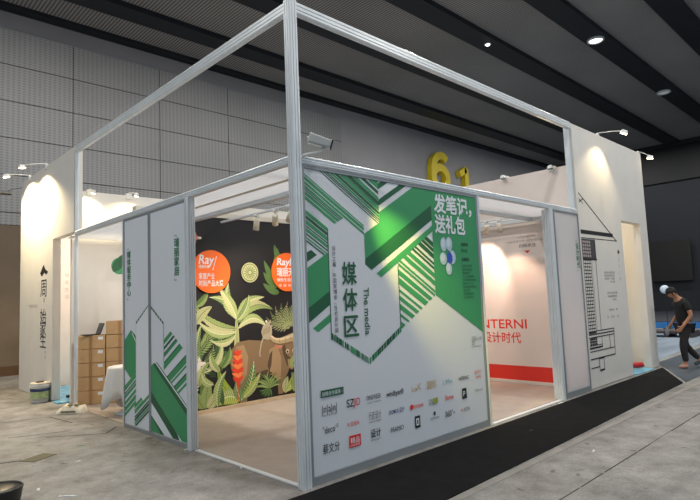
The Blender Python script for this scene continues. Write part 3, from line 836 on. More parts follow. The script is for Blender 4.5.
# big banana plant
trunk = (1.74, 1.12)
mu.poly([(1.66, 0.66), (1.79, 0.66), (1.775, 1.2), (1.735, 1.55), (1.70, 1.2)], lc)
mu.line((1.72, 0.68), (1.735, 1.45), 0.012, lp); mu.line((1.755, 0.68), (1.745, 1.45), 0.01, lp)
for (a_, b_, w_, m_, v_, bd, r_) in (
    ((1.10, 0.62), (0.96, 1.34), .13, lm, vd, .15, ld), ((1.12, 0.60), (1.12, 1.36), .14, lp, vn, .12, lm), ((1.36, 0.70), (1.34, 1.30), .14, ld, vd, -.1, lm), ((1.15, 0.62), (1.46, 1.10), .12, lp, vn, -.2, lc),
    ((1.73, 1.25), (1.00, 1.66), .15, lc, vd, .14, lp), ((1.73, 1.20), (1.06, 1.40), .14, lp, vn, .16, lc), ((1.72, 1.15), (1.26, 1.10), .12, lc, vn, .20, lp), ((1.02, 1.36), (1.30, 1.62), .16, lc, vd, .1, lc), ((1.0, 1.62), (1.24, 1.86), .12, lm, vd, -.1, lp),
    ((1.72, 1.40), (1.26, 1.76), .16, lm, vn, -.20, lp), ((1.74, 1.42), (1.60, 1.98), .19, lp, vn, .16, lm), ((1.74, 1.40), (1.42, 1.90), .17, lc, vn, -.07, lp),
    ((1.75, 1.40), (2.28, 1.74), .17, lp, vn, .17, lc), ((1.76, 1.34), (2.46, 1.52), .18, lc, vd, .25, lp), ((1.76, 1.25), (2.34, 1.22), .16, lp, vn, .28, lc),
    ((1.75, 1.38), (1.98, 1.78), .15, lm, vn, -.12, lp)):
    mu.leaf(a_, b_, w_, m_, v_, bd, 20, .09, r_)
# buffalo
mu.poly([(1.66, 0.42), (1.60, 0.72), (1.63, 0.92), (1.74, 1.03), (1.95, 1.05), (2.2, 1.02), (2.42, 1.04), (2.62, 0.98), (2.78, 0.92), (2.82, 0.62), (2.72, 0.42), (2.64, 0.30), (2.62, 0.10), (2.52, 0.10), (2.50, 0.36), (2.42, 0.46), (2.20, 0.40), (1.98, 0.36), (1.90, 0.30), (1.90, 0.07), (1.76, 0.07), (1.74, 0.34)], br)
mu.poly([(1.66, 0.48), (1.62, 0.74), (1.72, 0.96), (1.86, 0.98), (1.94, 0.78), (1.90, 0.5), (1.80, 0.36)], brl)
mu.poly([(2.30, 0.50), (2.36, 0.86), (2.52, 0.92), (2.60, 0.70), (2.58, 0.40), (2.52, 0.34)], brl)
mu.poly([(2.34, 0.48), (2.39, 0.60), (2.42, 0.84), (2.36, 0.78), (2.31, 0.6)], brd)
mu.poly([(1.98, 0.36), (2.20, 0.40), (2.42, 0.46), (2.30, 0.54), (2.08, 0.50)], brd)
mu.poly([(2.60, 0.98), (2.92, 1.00), (2.98, 0.78), (2.92, 0.58), (2.82, 0.48), (2.72, 0.55), (2.64, 0.76)], brd)
mu.poly([(2.68, 0.94), (2.88, 0.95), (2.90, 0.76), (2.82, 0.66), (2.72, 0.74)], br)
mu.poly([(2.73, 0.66), (2.91, 0.66), (2.89, 0.53), (2.82, 0.47), (2.75, 0.52)], brl)
for ex in (2.735, 2.875): mu.disc(ex, 0.795, 0.036, hornl); mu.disc(ex, 0.79, 0.022, black_print)
mu.disc(2.785, 0.585, 0.016, black_print); mu.disc(2.855, 0.585, 0.016, black_print)
mu.poly([(2.46, 0.95), (2.56, 0.99), (2.67, 0.93), (2.60, 0.85), (2.49, 0.87)], pinkear); mu.poly([(2.50, 0.94), (2.56, 0.96), (2.63, 0.92), (2.58, 0.88)], horn)
def arc(pts, w0, w1, m):
    A, B = [], []
    n = len(pts)
    for i, p in enumerate(pts):
        q = pts[min(i+1, n-1)]; r = pts[max(i-1, 0)]; dx, dy = q[0]-r[0], q[1]-r[1]; L = math.hypot(dx, dy); w = (w0+(w1-w0)*i/(n-1))/2
        A.append((p[0]-dy/L*w, p[1]+dx/L*w)); B.append((p[0]+dy/L*w, p[1]-dx/L*w))
    mu.strip(A, B, m)
hp = [(2.94, 1.03), (2.82, 1.01), (2.70, 0.985), (2.58, 0.97), (2.47, 0.99), (2.38, 1.06), (2.345, 1.16), (2.37, 1.27), (2.40, 1.31)]
arc(hp, .19, .03, hornd); arc([(a_, b_+0.015) for a_, b_ in hp], .145, .02, horn); arc([(a_, b_+0.04) for a_, b_ in hp], .05, .01, hornl)
for i_ in range(len(hp)-2): mu.line((hp[i_][0], hp[i_][1]-0.05+0.006*i_), (hp[i_][0]-0.012, hp[i_][1]+0.06-0.006*i_), 0.008, hornd)
arc([(2.86, 1.03), (3.0, 1.01), (3.12, 1.0), (3.24, 1.05), (3.30, 1.15), (3.29, 1.25), (3.24, 1.31)], .18, .03, horn)
# lemur on its back
mu.poly([(2.24, 1.04), (2.20, 1.16), (2.24, 1.26), (2.32, 1.30), (2.42, 1.24), (2.42, 1.12), (2.36, 1.02)], fur)
mu.disc(2.36, 1.27, 0.065, fur, 0.055); mu.disc(2.40, 1.28, 0.018, black_print); mu.disc(2.31, 1.33, 0.022, zw); arc([(2.24, 1.06), (2.20, 0.98), (2.18, 0.9), (2.16, 0.82), (2.17, 0.76)], .03, .02, fur)
for k in range(6): mu.line((2.25+0.025*k, 1.10+0.01*k), (2.24+0.025*k, 1.20+0.01*k), 0.008, hornd)
# zebra at the left
mu.poly([(0.93, 0.08), (0.98, 0.08), (1.02, 0.32), (1.10, 0.50), (1.20, 0.66), (1.17, 0.78), (1.06, 0.80), (0.96, 0.70), (0.90, 0.5)], zw)
for k in range(13):
    y = 0.12+0.048*k; x = 0.94+0.004*k+0.02*max(0, k-6); mu.poly([(x-0.02, y), (x+0.10+0.004*k, y+0.045), (x+0.10+0.004*k, y+0.065), (x-0.02, y+0.028)], black_print)
mu.poly([(1.04, 0.80), (1.06, 0.88), (1.10, 0.80)], zw); mu.disc(1.12, 0.70, 0.012, black_print)
# broad leaves at the bottom
mu.leaf((1.32, 0.10), (1.10, 0.48), .20, lm, vd, .1); mu.leaf((1.16, 0.08), (1.24, 0.50), .18, lp, vd, .05); mu.leaf((1.14, 0.09), (1.02, 0.34), .16, lp, vd, .1); mu.leaf((1.20, 0.08), (1.36, 0.34), .17, lc, vd, -.1)
mu.leaf((1.76, 0.10), (1.38, 0.66), .16, ly, vd, .12); mu.leaf((1.78, 0.10), (2.04, 0.70), .18, lm, vn, -.10); mu.leaf((1.76, 0.12), (1.34, 0.10), .24, ly, vn, -.22, rib=lp); mu.leaf((1.80, 0.14), (2.16, 0.50), .14, ly, vn, -.08, rib=lp)
mu.leaf((1.80, 0.12), (1.70, 0.42), .16, lm, vn, .1); mu.leaf((1.46, 0.09), (1.42, 0.44), .10, ld, vd, .05)
mu.line((1.33, 0.10), (1.42, 0.72), 0.012, lm); mu.line((1.78, 0.1), (1.74, 0.5), 0.016, lm)
mu.leaf((1.36, 0.08), (1.52, 0.60), .15, lp, vn, .12, 14, .06, lm); mu.leaf((1.06, 0.42), (1.24, 0.78), .13, lc, vd, .15, 12, .06, lp); mu.leaf((1.30, 0.42), (1.10, 0.62), .12, lp, vn, .2, 12, .06); mu.leaf((1.44, 0.66), (1.60, 0.98), .11, lm, vd, -.15, 12, .06, lp); mu.leaf((1.42, 0.60), (1.26, 0.92), .12, lc, vd, .15, 12, .06, lp)
# spiky bush and right leaves
for k in range(17):
    ang = 0.15+k*0.175; r = 0.26+0.05*(k % 3); mu.leaf((2.32, 0.22), (2.32+r*math.cos(ang)*0.95, 0.22+r*math.sin(ang)*0.85), .035, lm if k % 2 else lp, None, .12 if ang < 1.57 else -.12, 8)
for k in range(9):
    ang = PI*1.05+k*0.21; mu.leaf((2.32, 0.24), (2.32+0.2*math.cos(ang), 0.24+0.17*math.sin(ang)), .03, ld if k % 2 else lm, None, .1, 8)
mu.leaf((2.66, 0.10), (2.72, 0.38), .13, lc, vd, .1); mu.leaf((2.68, 0.12), (2.88, 0.46), .14, ly, vn, -.1); mu.leaf((2.86, 0.10), (2.96, 0.50), .16, lm, vd, .1); mu.leaf((2.8, 0.5), (2.88, 0.74), .08, lp, None, .1); mu.leaf((2.84, 0.10), (2.80, 0.44), .12, lp, vd, -.1)
# heliconia
mu.line((1.72, 0.10), (1.735, 0.86), 0.014, hel)
for k in range(7):
    y = 0.40+0.068*k; w_ = 0.128-0.012*abs(k-2)
    for sg in (1, -1):
        mu.poly([(1.735, y), (1.735+sg*w_*0.55, y+0.03), (1.735+sg*w_, y+0.085), (1.735+sg*w_*0.35, y+0.09), (1.735, y+0.07)], hel if (k+sg) % 2 else helo)
mu.poly([(1.71, 0.84), (1.735, 0.95), (1.76, 0.84)], hel); mu.poly([(1.70, 0.42), (1.735, 0.32), (1.77, 0.42)], hel)
# pale round moon and pink flower
mu.disc(2.0, 2.15, 0.165, lc); mu.ring(2.0, 2.15, 0.145, 0.012, vd)
for k in range(16):
    ang = k*PI/8; mu.line((2.0+0.05*math.cos(ang), 2.15+0.05*math.sin(ang)), (2.0+0.115*math.cos(ang+0.2), 2.15+0.115*math.sin(ang+0.2)), 0.012, vd)
mu.ring(2.0, 2.15, 0.045, 0.012, vd)
for ang in (0.2, 1.3, 2.4, 3.6, 4.8): mu.leaf((1.0, 2.67), (1.0+0.10*math.cos(ang), 2.67+0.10*math.sin(ang)), .07, pinkear, zw, 0, 6)
mu.disc(1.1, 2.68, 0.03, zw, 0.02)
# continues to the right of what the opening shows
for k in range(10):
    x = 3.4+0.26*k; mu.leaf((x, 0.1), (x+0.25*math.sin(k*2.1), 0.7+0.25*math.cos(k)), .22, (lp, lm, ly, lc)[k % 4], vd, .12 if k % 2 else -.12); mu.frond((x, 0.5), (x+0.3*math.cos(k*1.3), 1.4+0.2*math.sin(k)), .16, (lm, lp)[k % 2], .15)
under(mu.build('jungle_picture'), mw)

def round_sign(u, label, lines):
    t = thing('round_sign', label, 'sign', (u, 3.70, 2.16), group='orange round signs on the mural')
    bm = bmesh.new(); n = 48
    f = bm.faces.new([bm.verts.new((0.335*math.cos(2*PI*k/n), 0.03, 0.335*math.sin(2*PI*k/n))) for k in range(n)])
    r = bmesh.ops.extrude_face_region(bm, geom=[f]); bmesh.ops.translate(bm, verts=[v for v in r['geom'] if isinstance(v, bmesh.types.BMVert)], vec=(0, -0.02, 0))
    bmesh.ops.recalc_face_normals(bm, faces=bm.faces[:])
    obj('disc', bm, orange, t)
    p = Print('Y', 3.7085)
    for (s_, du, dv, sz, wd, b_) in lines: p.text(s_, u+du, 2.16+dv, sz, white_print, bold=b_, width=wd, shear=0.15 if s_.startswith('Ray') else 0)
    if len(lines[0][0]) == 3: p.line((u+0.02, 2.18), (u+0.09, 2.40), 0.012, white_print)
    under(p.build('lettering'), t)
round_sign(1.235, 'left orange round sign with white lettering on the black mural', [('Ray', -0.22, 0.12, 0.20, 0.27, 0.012), ('瑞丽传媒', -0.22, 0.055, 0.055, 0.18, .01), ('家居产业', -0.22, -0.11, 0.105, 0.27, .012), ('时尚产品大奖', -0.22, -0.22, 0.105, 0.42, .012)])
round_sign(2.715, 'right orange round sign with white lettering, half behind the corner post', [('Rayli', -0.23, 0.12, 0.17, 0.36, 0.025), ('瑞丽天下', -0.23, -0.06, 0.16, 0.48, .02), ('精致生活美学', -0.23, -0.16, 0.065, 0.42, .01), ('家 居 设 计', -0.20, -0.25, 0.05, 0.36, .0)])

# wall with the red band ------------------------------------------------
qw = thing('red_band_wall', 'pale booth wall with big red lettering and a red band at its foot', 'wall panel', (6.0, 3.0, 0))
under(obj('wall_board', boxes(((6.0, 0.10, 0.01), (6.06, 3.74, 3.78)), ((6.0, 3.87, 0.01), (6.06, 6.70, 3.78)), ((6.0, 3.74, 3.11), (6.06, 3.87, 3.78))), mat('pale_wall_print', (226, 214, 206), 0.6)), qw)
under(obj('skirting', boxes(((5.985, 0.12, 0.01), (6.0, 3.72, 0.065)), bev=0.003), mat('white_skirting', (222, 214, 204), 0.5)), qw)
p = Print('X', 5.998)
p.rect(0.12, 0.068, 3.72, 0.325, red)
under(p.build('red_band'), qw)
p = Print('X', 5.998)
p.text('INTERNI', 2.06, 0.995, 0.235, red, bold=0.012, width=1.02)
p.text('设计时代', 1.97, 0.745, 0.215, red, bold=0.012, width=0.80)
under(p.build('large_lettering'), qw); p = Print('X', 5.998)
p.text('INTERNI 设计时代', 1.10, 2.62, 0.05, pale_print, width=0.34)
p.text('与全球设计师一起发现好设计', 1.32, 2.55, 0.05, pale_print, width=0.74)
p.text('扫码关注', 1.09, 2.455, 0.07, grey_print, bold=0.01, width=0.33)
under(p.build('small_lettering'), qw); p = Print('X', 5.998)
p.poly([(0.985, 2.39), (0.88, 2.39), (0.93, 2.335)], red)
under(p.build('red_arrow'), qw)

# back wall of the booth
bw = obj('back_partition', boxes(((0.12, 6.72, 0.01), (6.06, 6.80, 3.85))), white_paint); tag(bw, 'white back wall of the booth behind the stacked cartons', 'wall panel')
p = Print('Y', 6.718)
p.disc(0.98, 2.46, 0.16, green); p.leaf((0.85, 2.35), (1.12, 2.72), .18, green_dk, None)
leafo = p.build('wall_leaf'); tag(leafo, 'round green leaf emblem on the back wall above the boxes', 'emblem')

# outer white walls with doorways ---------------------------------------
def wall_x(name, label, segs, m):
    o = obj(name, boxes(*segs), m); return tag(o, label, 'wall panel')
lw = thing('drawing_wall', 'tall white wall with black line drawing of a house, right of the booth', 'wall panel', (7.7, 0.0, 0))
under(obj('wall_board', boxes(((6.05, -0.01, 0.01), (7.97, 0.13, HT)), ((9.0, -0.01, 0.01), (9.42, 0.13, HT)), ((7.97, -0.01, 2.95), (9.0, 0.13, HT))), white_paint), lw)
p = Print('Y', -0.0115)
K = black_print
p.line((6.12, 3.30), (7.66, 2.53), 0.022, K); p.line((6.12, 3.14), (6.30, 3.21), 0.02, K); p.line((6.12, 3.20), (6.28, 3.12), 0.015, K)
p.rect(6.10, 2.595, 7.50, 2.665, K); p.line((6.10, 2.525), (7.68, 2.535), 0.014, K)
p.rect(6.10, 2.155, 6.66, 2.51, mat('dark_grey_print', (70, 66, 70), 0.6)); p.line((6.10, 2.16), (6.68, 2.16), 0.03, K); p.line((6.66, 2.15), (6.62, 2.52), 0.02, K)
for r_ in range(5):
    for c_ in range(4): p.rect(6.13+0.085*c_, 2.20+0.06*r_, 6.19+0.085*c_, 2.24+0.06*r_, pale_print, False)
p.rect(6.11, 0.90, 6.42, 2.15, K)
for r_ in range(21):
    for c_ in range(4): p.rect(6.125+0.074*c_, 0.935+0.058*r_, 6.180+0.074*c_, 0.975+0.058*r_, white_paint, r_ == 0 and c_ == 0)
p.rect(6.615, 0.93, 6.63, 2.15, K)
p.line((6.46, 0.93), (6.46, 2.15), 0.008, K)
for (z, x1, w_) in ((0.935, 7.19, .016), (0.885, 7.19, .02), (0.835, 7.17, .016), (0.66, 6.63, .03), (0.70, 6.63, .012), (0.605, 7.17, .016), (0.48, 7.15, .02), (0.335, 6.44, .016)): p.line((6.10, z), (x1, z), w_, K)
for (x, z0, z1) in ((7.18, 0.835, 0.94), (7.16, 0.48, 0.84), (6.62, 0.66, 0.84), (6.96, 0.60, 0.84), (6.44, 0.27, 0.47), (6.64, 0.27, 0.48)): p.line((x, z0), (x, z1), 0.014, K)
p.line((6.44, 0.27), (6.64, 0.27), 0.03, K); p.line((6.44, 0.465), (6.64, 0.465), 0.014, K)
for r_ in range(3):
    for c_ in range(4): p.rect(6.13+0.075*c_, 0.70+0.045*r_, 6.19+0.075*c_, 0.735+0.045*r_, K, False)
under(p.build('house_drawing'), lw)
p = Print('Y', -0.0115)
for k_, (u, v, t_, wd) in enumerate(((6.95, 1.92, '设计是一种生活方式', .50), (6.95, 1.865, '让美好的居住体验', .48), (6.95, 1.81, '走进每一个家庭', .46), (7.20, 1.755, '设计之春', .22), (7.02, 1.55, '当代设计展', .46), (7.02, 1.49, '中国家博会', .44), (7.24, 1.43, '2022', .18), (7.05, 1.25, 'DESIGN', .22), (7.36, 1.25, '春', .08), (6.94, 1.125, '家', .06), (7.10, 1.125, '生活', .16), (7.38, 1.125, '设计', .11))):
    if v in (1.55, 1.25): under(p.build('text_block'), lw); p = Print('Y', -0.0115)
    p.text(t_, u, v, 0.045, grey_print, width=wd)
under(p.build('text_block'), lw); p = Print('Y', -0.0115)
p.column('设计之春', 7.66, 2.27, 0.07, 0.12, pale_print); p.poly([(7.65, 2.31), (7.70, 2.38), (7.76, 2.33), (7.72, 2.29)], K)
under(p.build('lettering'), lw)
# inner end wall and blue film seen through the right doorway
o = obj('side_partition', boxes(((9.35, 0.14, 0.01), (9.42, 3.4, HT-0.5))), white_paint); tag(o, 'warm lit inner side wall seen through the right doorway', 'wall panel')
lamp('alcove_lamp', 'POINT', (8.3, 1.6, 2.7), 42, (1.0, 0.72, 0.34), shadow_soft_size=0.08)

rw = thing('tall_lettered_wall', 'tall white wall with vertical black lettering and a doorway, left of the boxes', 'wall panel', (0.0, 7.8, 0))
under(obj('wall_board', boxes(((-0.03, 6.12, 3.0), (0.11, 6.20, HT)), ((-0.03, 7.32, 0.01), (0.11, 9.66, HT)), ((-0.03, 6.20, 3.0), (0.11, 7.32, HT))), white_paint), rw)
p = Print('X', -0.0315)
p.poly([(8.14, 2.40), (7.90, 2.56), (7.78, 2.46), (7.60, 2.40), (7.74, 2.35), (7.84, 2.40), (8.02, 2.33)], K)
p.text('周', 8.10, 1.96, 0.38, K, width=0.40); p.text('。', 7.90, 1.84, 0.30, grey_print)
for ch, v in zip('始家生', (1.44, 1.20, 0.97)): p.text(ch, 8.10, v, 0.31, K, width=0.40)
under(p.build('lettering'), rw); p = Print('X', -0.0315)
p.text('设计改变生活方式', 8.92, 1.74, 0.07, pale_print, width=0.62); p.text('品', 7.78, 0.85, 0.07, grey_print); p.text('味', 7.78, 0.75, 0.07, grey_print)
under(p.build('side_lettering'), rw)
o = obj('side_partition', boxes(((0.12, 9.35, 0.01), (3.4, 9.42, HT-0.5))), white_paint); tag(o, 'pinkish inner wall seen through the left doorway', 'wall panel')
p = Print('Y', 9.349)
p.column('始家生活', 0.78, 2.55, 0.10, 0.16, pale_print)
under(p.build('lettering'), o)
lamp('alcove_lamp', 'POINT', (1.4, 7.9, 2.8), 75, (1.0, 0.72, 0.54), shadow_soft_size=0.08)

# ================================================================== LAMPS
def arm_lamp(base, d, L, drop, label, energy, on=True, target=None, col=(1.0, 0.80, 0.48), head=(0.07, 0.13), name='arm_spotlight', spot=1.5, m=None):
    """clip-on exhibition spotlight: clamp on the wall top, thin arm, flat head with glowing lens"""
    d = Vector(d).normalized(); t = thing(name, label, 'spotlight', base, group='clip on arm lamps of the booth')
    bm = bmesh.new(); box(bm, (-0.05, -0.05, -0.07), (0.05, 0.05, 0.035), 0.006); obj('clamp', bm, m or plastic_w, t)
    tip = d*L+Vector((0, 0, drop))
    bm = bmesh.new(); tube(bm, [Vector((0, 0, 0.0)), d*0.02+Vector((0, 0, 0.05)), d*(L*0.6)+Vector((0, 0, 0.045+drop*0.5)), tip+Vector((0, 0, 0.03))], 0.008, 8); obj('arm', bm, m or plastic_w, t, smooth=True)
    # head: tapered shell, tilted back to the wall
    hw, hl = head
    bm = bmesh.new(); box(bm, (-hw/2, -hl/2, -0.02), (hw/2, hl/2, 0.045), 0.015)
    for v in bm.verts:
        if v.co.z > 0.01: v.co.x *= 0.7; v.co.y *= 0.8
    h = obj('head', bm, m or plastic_w, t)
    aim = (Vector(target)-(Vector(base)+tip)).normalized() if target is not None else Vector((0, 0, -1))
    q = (-aim).to_track_quat('Z', 'Y'); h.location = tip; h.rotation_mode = 'QUATERNION'; h.rotation_quaternion = q
    bm = bmesh.new(); box(bm, (-hw*0.42, -hl*0.42, -0.026), (hw*0.42, hl*0.42, -0.021)); obj('lens', bm, lamp_on if on else plastic_k, h)
    if on and energy:
        lp_ = Vector(base)+tip+aim*0.04
        lamp('spot_beam', 'SPOT', lp_, energy, col, t, target, spot_size=spot, spot_blend=0.5, shadow_soft_size=0.04)
    return t
arm_lamp((0.0, 7.8, HT), (-1, 0, 0), 0.45, -0.08, 'arm lamp nearest the booth post on top of the lettered white wall', 330, target=(-0.12, 7.95, 2.6), spot=2.5)
arm_lamp((0.0, 9.0, HT), (-1, 0, 0), 0.46, -0.03, 'arm lamp further left on top of the lettered white wall', 330, target=(-0.12, 8.85, 2.6), spot=2.5)
arm_lamp((0.04, 9.6, 4.35), (-1, 0.05, 0), 0.40, -0.12, 'dark unlit flood lamp at the left edge beside the lettered wall', 0, on=False, head=(0.30, 0.16), m=mat('dark_lamp', (64, 66, 70), 0.5))
arm_lamp((7.24, 0.05, HT), (0, -1, 0), 0.50, -0.05, 'lit arm lamp on top of the white drawing wall', 42, target=(7.02, -0.05, 3.4), spot=1.8)
arm_lamp((9.36, 0.05, HT), (0.35, -1, 0), 0.25, -0.12, 'arm lamp at the far right end of the drawing wall', 0, target=(9.4, 0, 3.0))
arm_lamp((1.15, 6.72, 3.85), (0, -1, 0), 0.40, -0.06, 'small lit lamp on the booth back wall above the striped panels', 20, target=(1.1, 6.72, 3.0), spot=2.2, head=(0.05, 0.10))
arm_lamp((0.42, 6.72, 3.85), (0, -1, 0), 0.22, -0.05, 'small lamp on the booth back wall close to the left post', 42, target=(0.3, 6.72, 3.1), spot=2.4, head=(0.05, 0.08))
arm_lamp((6.03, 1.28, 3.78), (-1, 0, 0), 0.10, 0.0, 'small clip lamp on the top edge of the pale wall behind the banner', 0, on=False, head=(0.06, 0.10))
arm_lamp((6.03, 0.36, 3.78), (-1, 0, 0), 0.10, 0.0, 'small clip lamp on the top edge of the pale wall next to the right post', 0, on=False, head=(0.06, 0.10))
# lamp with a box shaped head on the corner post, shining down the banner
t = thing('banner_floodlight', 'white box shaped lamp on a bracket at the corner post above the banner', 'spotlight', (0.05, -0.05, 2.98))
bm = bmesh.new(); tube(bm, [(0, 0, 0), (0.03, -0.02, 0.02), (0.14, -0.10, 0.045), (0.17, -0.12, 0.085)], 0.014, 8); obj('bracket', bm, plastic_w, t, smooth=True)
bm = bmesh.new(); box(bm, (-0.048, -0.05, -0.12), (0.048, 0.05, 0.10), 0.016)
for v in bm.verts:
    if v.co.z < -0.08: v.co.x *= 0.8; v.co.y *= 0.8
h = obj('head', bm, mat('lamp_shell', (176, 180, 178), 0.4), t)
rotpart(h, (0.125, -0.10, 0.145), (-0.74, 0.60, 0.30))
bm = bmesh.new(); box(bm, (-0.040, -0.042, -0.132), (0.040, 0.042, -0.118), 0.004); obj('lens', bm, plastic_k, h)
bm = bmesh.new(); tube(bm, [(-0.03, 0.02, 0.10), (-0.08, 0.03, 0.12), (-0.10, 0.03, 0.02), (-0.07, 0.0, -0.06)], 0.008, 8); obj('cable', bm, plastic_w, h, smooth=True)
lamp('spot_beam', 'SPOT', (0.45, -0.50, 3.06), 330, (1.0, 0.80, 0.16), t, (1.72, 0.0, 1.88), spot_size=0.62, spot_blend=1.0, shadow_soft_size=0.05)

def track_spot(loc, aim, label, energy, col, size=1.3, L=0.17):
    t = thing('track_spotlight', label, 'spotlight', loc, group='track spotlights inside the booth')
    a = Vector(aim)-Vector(loc); a.normalize()
    bm = bmesh.new(); box(bm, (-0.05, -0.02, -0.025), (0.05, 0.02, 0.0), 0.004); tube(bm, [(0, 0, -0.02), (0, 0, -0.09)], 0.012, 8); obj('adapter', bm, plastic_w, t)
    bm = bmesh.new(); lathe(bm, [(0, 0), (0.035, 0.0), (0.042, 0.01), (0.045, L), (0.038, L), (0.034, L-0.03), (0, L-0.03)], 20)
    h = obj('barrel', bm, mat('cream_plastic', (224, 216, 196), 0.45), t, smooth=True); rotpart(h, Vector((0, 0, -0.10))-a*0.04, a)
    bm = bmesh.new(); lathe(bm, [(0, L-0.028), (0.033, L-0.028)], 20); obj('lens', bm, lamp_on, h)
    if energy: lamp('spot_beam', 'SPOT', Vector(loc)+Vector((0, 0, -0.10))+a*(L-0.02), energy, col, t, aim, spot_size=size, spot_blend=0.6, shadow_soft_size=0.04)
WARM = (1.0, 0.82, 0.62)
track_spot((1.42, 2.72, 2.93), (1.50, 3.3, 0.6), 'white spotlight pointing straight down, nearest to the mural', 62, WARM, 1.5)
track_spot((1.42, 2.26, 2.93), (2.4, 3.75, 1.3), 'middle tilted white spotlight of the three in front of the mural', 62, WARM, 1.5)
track_spot((1.42, 1.90, 2.93), (1.9, 3.75, 1.2), 'tilted white spotlight nearest to the corner post', 62, WARM, 1.5)
bar('lighting_track', (5.45, 0.80, 2.945), (5.45, 3.70, 2.945), 0.04, 0.03, 'thin track carrying the spotlights in front of the red lettered wall', 'track', ng=1, gd=0.004, gw=0.008, ch=0.003)
track_spot((5.45, 1.14, 2.93), (5.9, 1.2, 0.6), 'upright spotlight seen inside the right doorway, right one of the pair', 50, (1.0, 0.66, 0.48), 1.7)
track_spot((5.45, 1.40, 2.93), (6.0, 1.95, 1.9), 'tilted spotlight seen inside the right doorway, left one of the pair', 85, (1.0, 0.68, 0.50), 1.5)
track_spot((5.45, 2.9, 2.93), (6.0, 3.1, 1.2), 'spotlight in front of the red lettered wall hidden deeper in the room', 70, (1.0, 0.66, 0.48), 1.5)

bar('lighting_track', (0.95, 3.87, 2.945), (0.95, 5.75, 2.945), 0.04, 0.03, 'thin added track above the stacked boxes carrying one unseen spotlight', 'track', ng=1, gd=0.004, gw=0.008, ch=0.003)
track_spot((0.95, 4.55, 2.93), (0.4, 6.4, 1.1), 'added spotlight brightening the stacked boxes, unseen behind the striped panels', 75, (1.0, 0.88, 0.76), 2.0)  # track and spotlight added out of view to brighten the box room
# ================================================================== CARTONS, LAPTOP, TABLE
def carton_make(label):
    t = thing('cardboard_box', label, 'box', (0, 0, 0), group='stacked cardboard boxes')
    bm = bmesh.new(); box(bm, (0, 0, 0), (0.46, 0.33, 0.232), 0.006); obj('carton', bm, carton, t)
    bm = bmesh.new(); box(bm, (0.20, -0.0015, 0.0), (0.25, 0.0005, 0.231)); box(bm, (0.20, 0.0, 0.2315), (0.25, 0.33, 0.2335)); obj('tape', bm, carton_dk, t)
    bm = bmesh.new(); box(bm, (0.345, -0.0018, 0.155), (0.425, 0.0, 0.205)); obj('shipping_label', bm, white_print, t)
    return t
RZ = -math.radians(30); dv = Vector((math.cos(RZ), math.sin(RZ), 0)); nv = Vector((-dv.y, dv.x, 0))
base1 = Vector((0.08, 6.32, 0.012)); base2 = base1+dv*0.475
names1 = ['bottom', 'second from the floor', 'middle', 'second from the top', 'top']
c0 = carton_make('cardboard box at the bottom of the left stack beside the aluminium post')
rnd = random.Random(11)
first = True
for st, (b0, n, sname) in enumerate(((base1, 5, 'left'), (base2, 6, 'right'), (base2+dv*0.475, 5, 'third'))):
    for k in range(n):
        loc = b0+Vector((0, 0, 0.2375*k))+nv*rnd.uniform(0, 0.015)
        rz = RZ+rnd.uniform(-0.02, 0.02)
        pos = ('bottom box', 'second box from the floor', 'third box from the floor', 'fourth box from the floor', 'fifth box from the floor', 'extra topmost box')[k]
        if st == 2: lab = 'cardboard box, %s of the stack half hidden behind the striped panel' % pos
        elif st == 0: lab = 'cardboard box, %s of the left stack%s' % (pos, ', with the laptop on it' if k == 4 else ' beside the post')
        else: lab = 'cardboard box, %s of the right stack behind the white table' % pos
        if first: c0.location = loc; c0.rotation_euler.z = rz; c0['label'] = lab; first = False
        else: dup(c0, loc, rz, lab)
# laptop on the left stack
t = thing('laptop', 'open black laptop standing on the left stack of boxes', 'laptop', tuple(base1+dv*0.26+nv*0.14+Vector((0, 0, 0.2375*4+0.236))), RZ+math.radians(30))
obj('keyboard_base', boxes(((-0.20, -0.11, 0), (0.06, 0.11, 0.016)), bev=0.004), plastic_k, t)
bm = bmesh.new(); box(bm, (-0.006, -0.12, 0), (0.006, 0.12, 0.20), 0.003); h = obj('screen', bm, mat('dark_lid', (40, 42, 48), 0.35), t); h.location = (0.065, 0, 0.012); h.rotation_euler = (0, math.radians(20), 0)
bm = bmesh.new(); box(bm, (-0.0085, -0.11, 0.012), (-0.0065, 0.11, 0.19)); obj('display', bm, mat('display_black', (16, 17, 20), 0.15), h)

# small table under a white cloth
tc_ = Vector((0.40, 4.88, 0.012)); TR = 0.29
t = thing('small_round_table', 'small round table hidden under the white cloth', 'table', tc_)
bm = bmesh.new(); lathe(bm, [(0, 0.70), (TR, 0.70), (TR, 0.725), (0, 0.725)], 32); obj('tabletop', bm, plastic_w, t)
bm = bmesh.new(); lathe(bm, [(0.0, 0.0), (0.2, 0.0), (0.2, 0.02), (0.03, 0.04), (0.03, 0.70), (0, 0.70)], 20); obj('pedestal', bm, alu, t, smooth=True)
bm = bmesh.new(); n = 72
rings = []
for j, (r, z) in enumerate(((0.0, 0.732), (0.27, 0.732), (0.295, 0.728), (0.305, 0.70), (0.31, 0.6), (0.315, 0.5), (0.32, 0.4), (0.32, 0.3))):
    ring = []
    for k in range(n):
        ang = 2*PI*k/n
        f = max(0.0, (0.70-z)/0.4)
        rr = r+f*0.035*math.sin(9*ang+0.6*math.sin(2*ang))
        drop = f*f*0.22*(0.5+0.5*math.cos(4*(ang-PI*0.45)))**1.5; rr += f*0.05*(0.5+0.5*math.cos(4*(ang-PI*0.45)))
        ring.append(bm.verts.new((rr*math.cos(ang), rr*math.sin(ang), z-drop+(0.05*f*math.sin(3*ang) if j == 7 else 0))))
    rings.append(ring)
for a_, b_ in zip(rings[1:], rings[2:]):
    for k in range(n): bm.faces.new((a_[k], a_[(k+1) % n], b_[(k+1) % n], b_[k]))
bm.faces.new(rings[1])
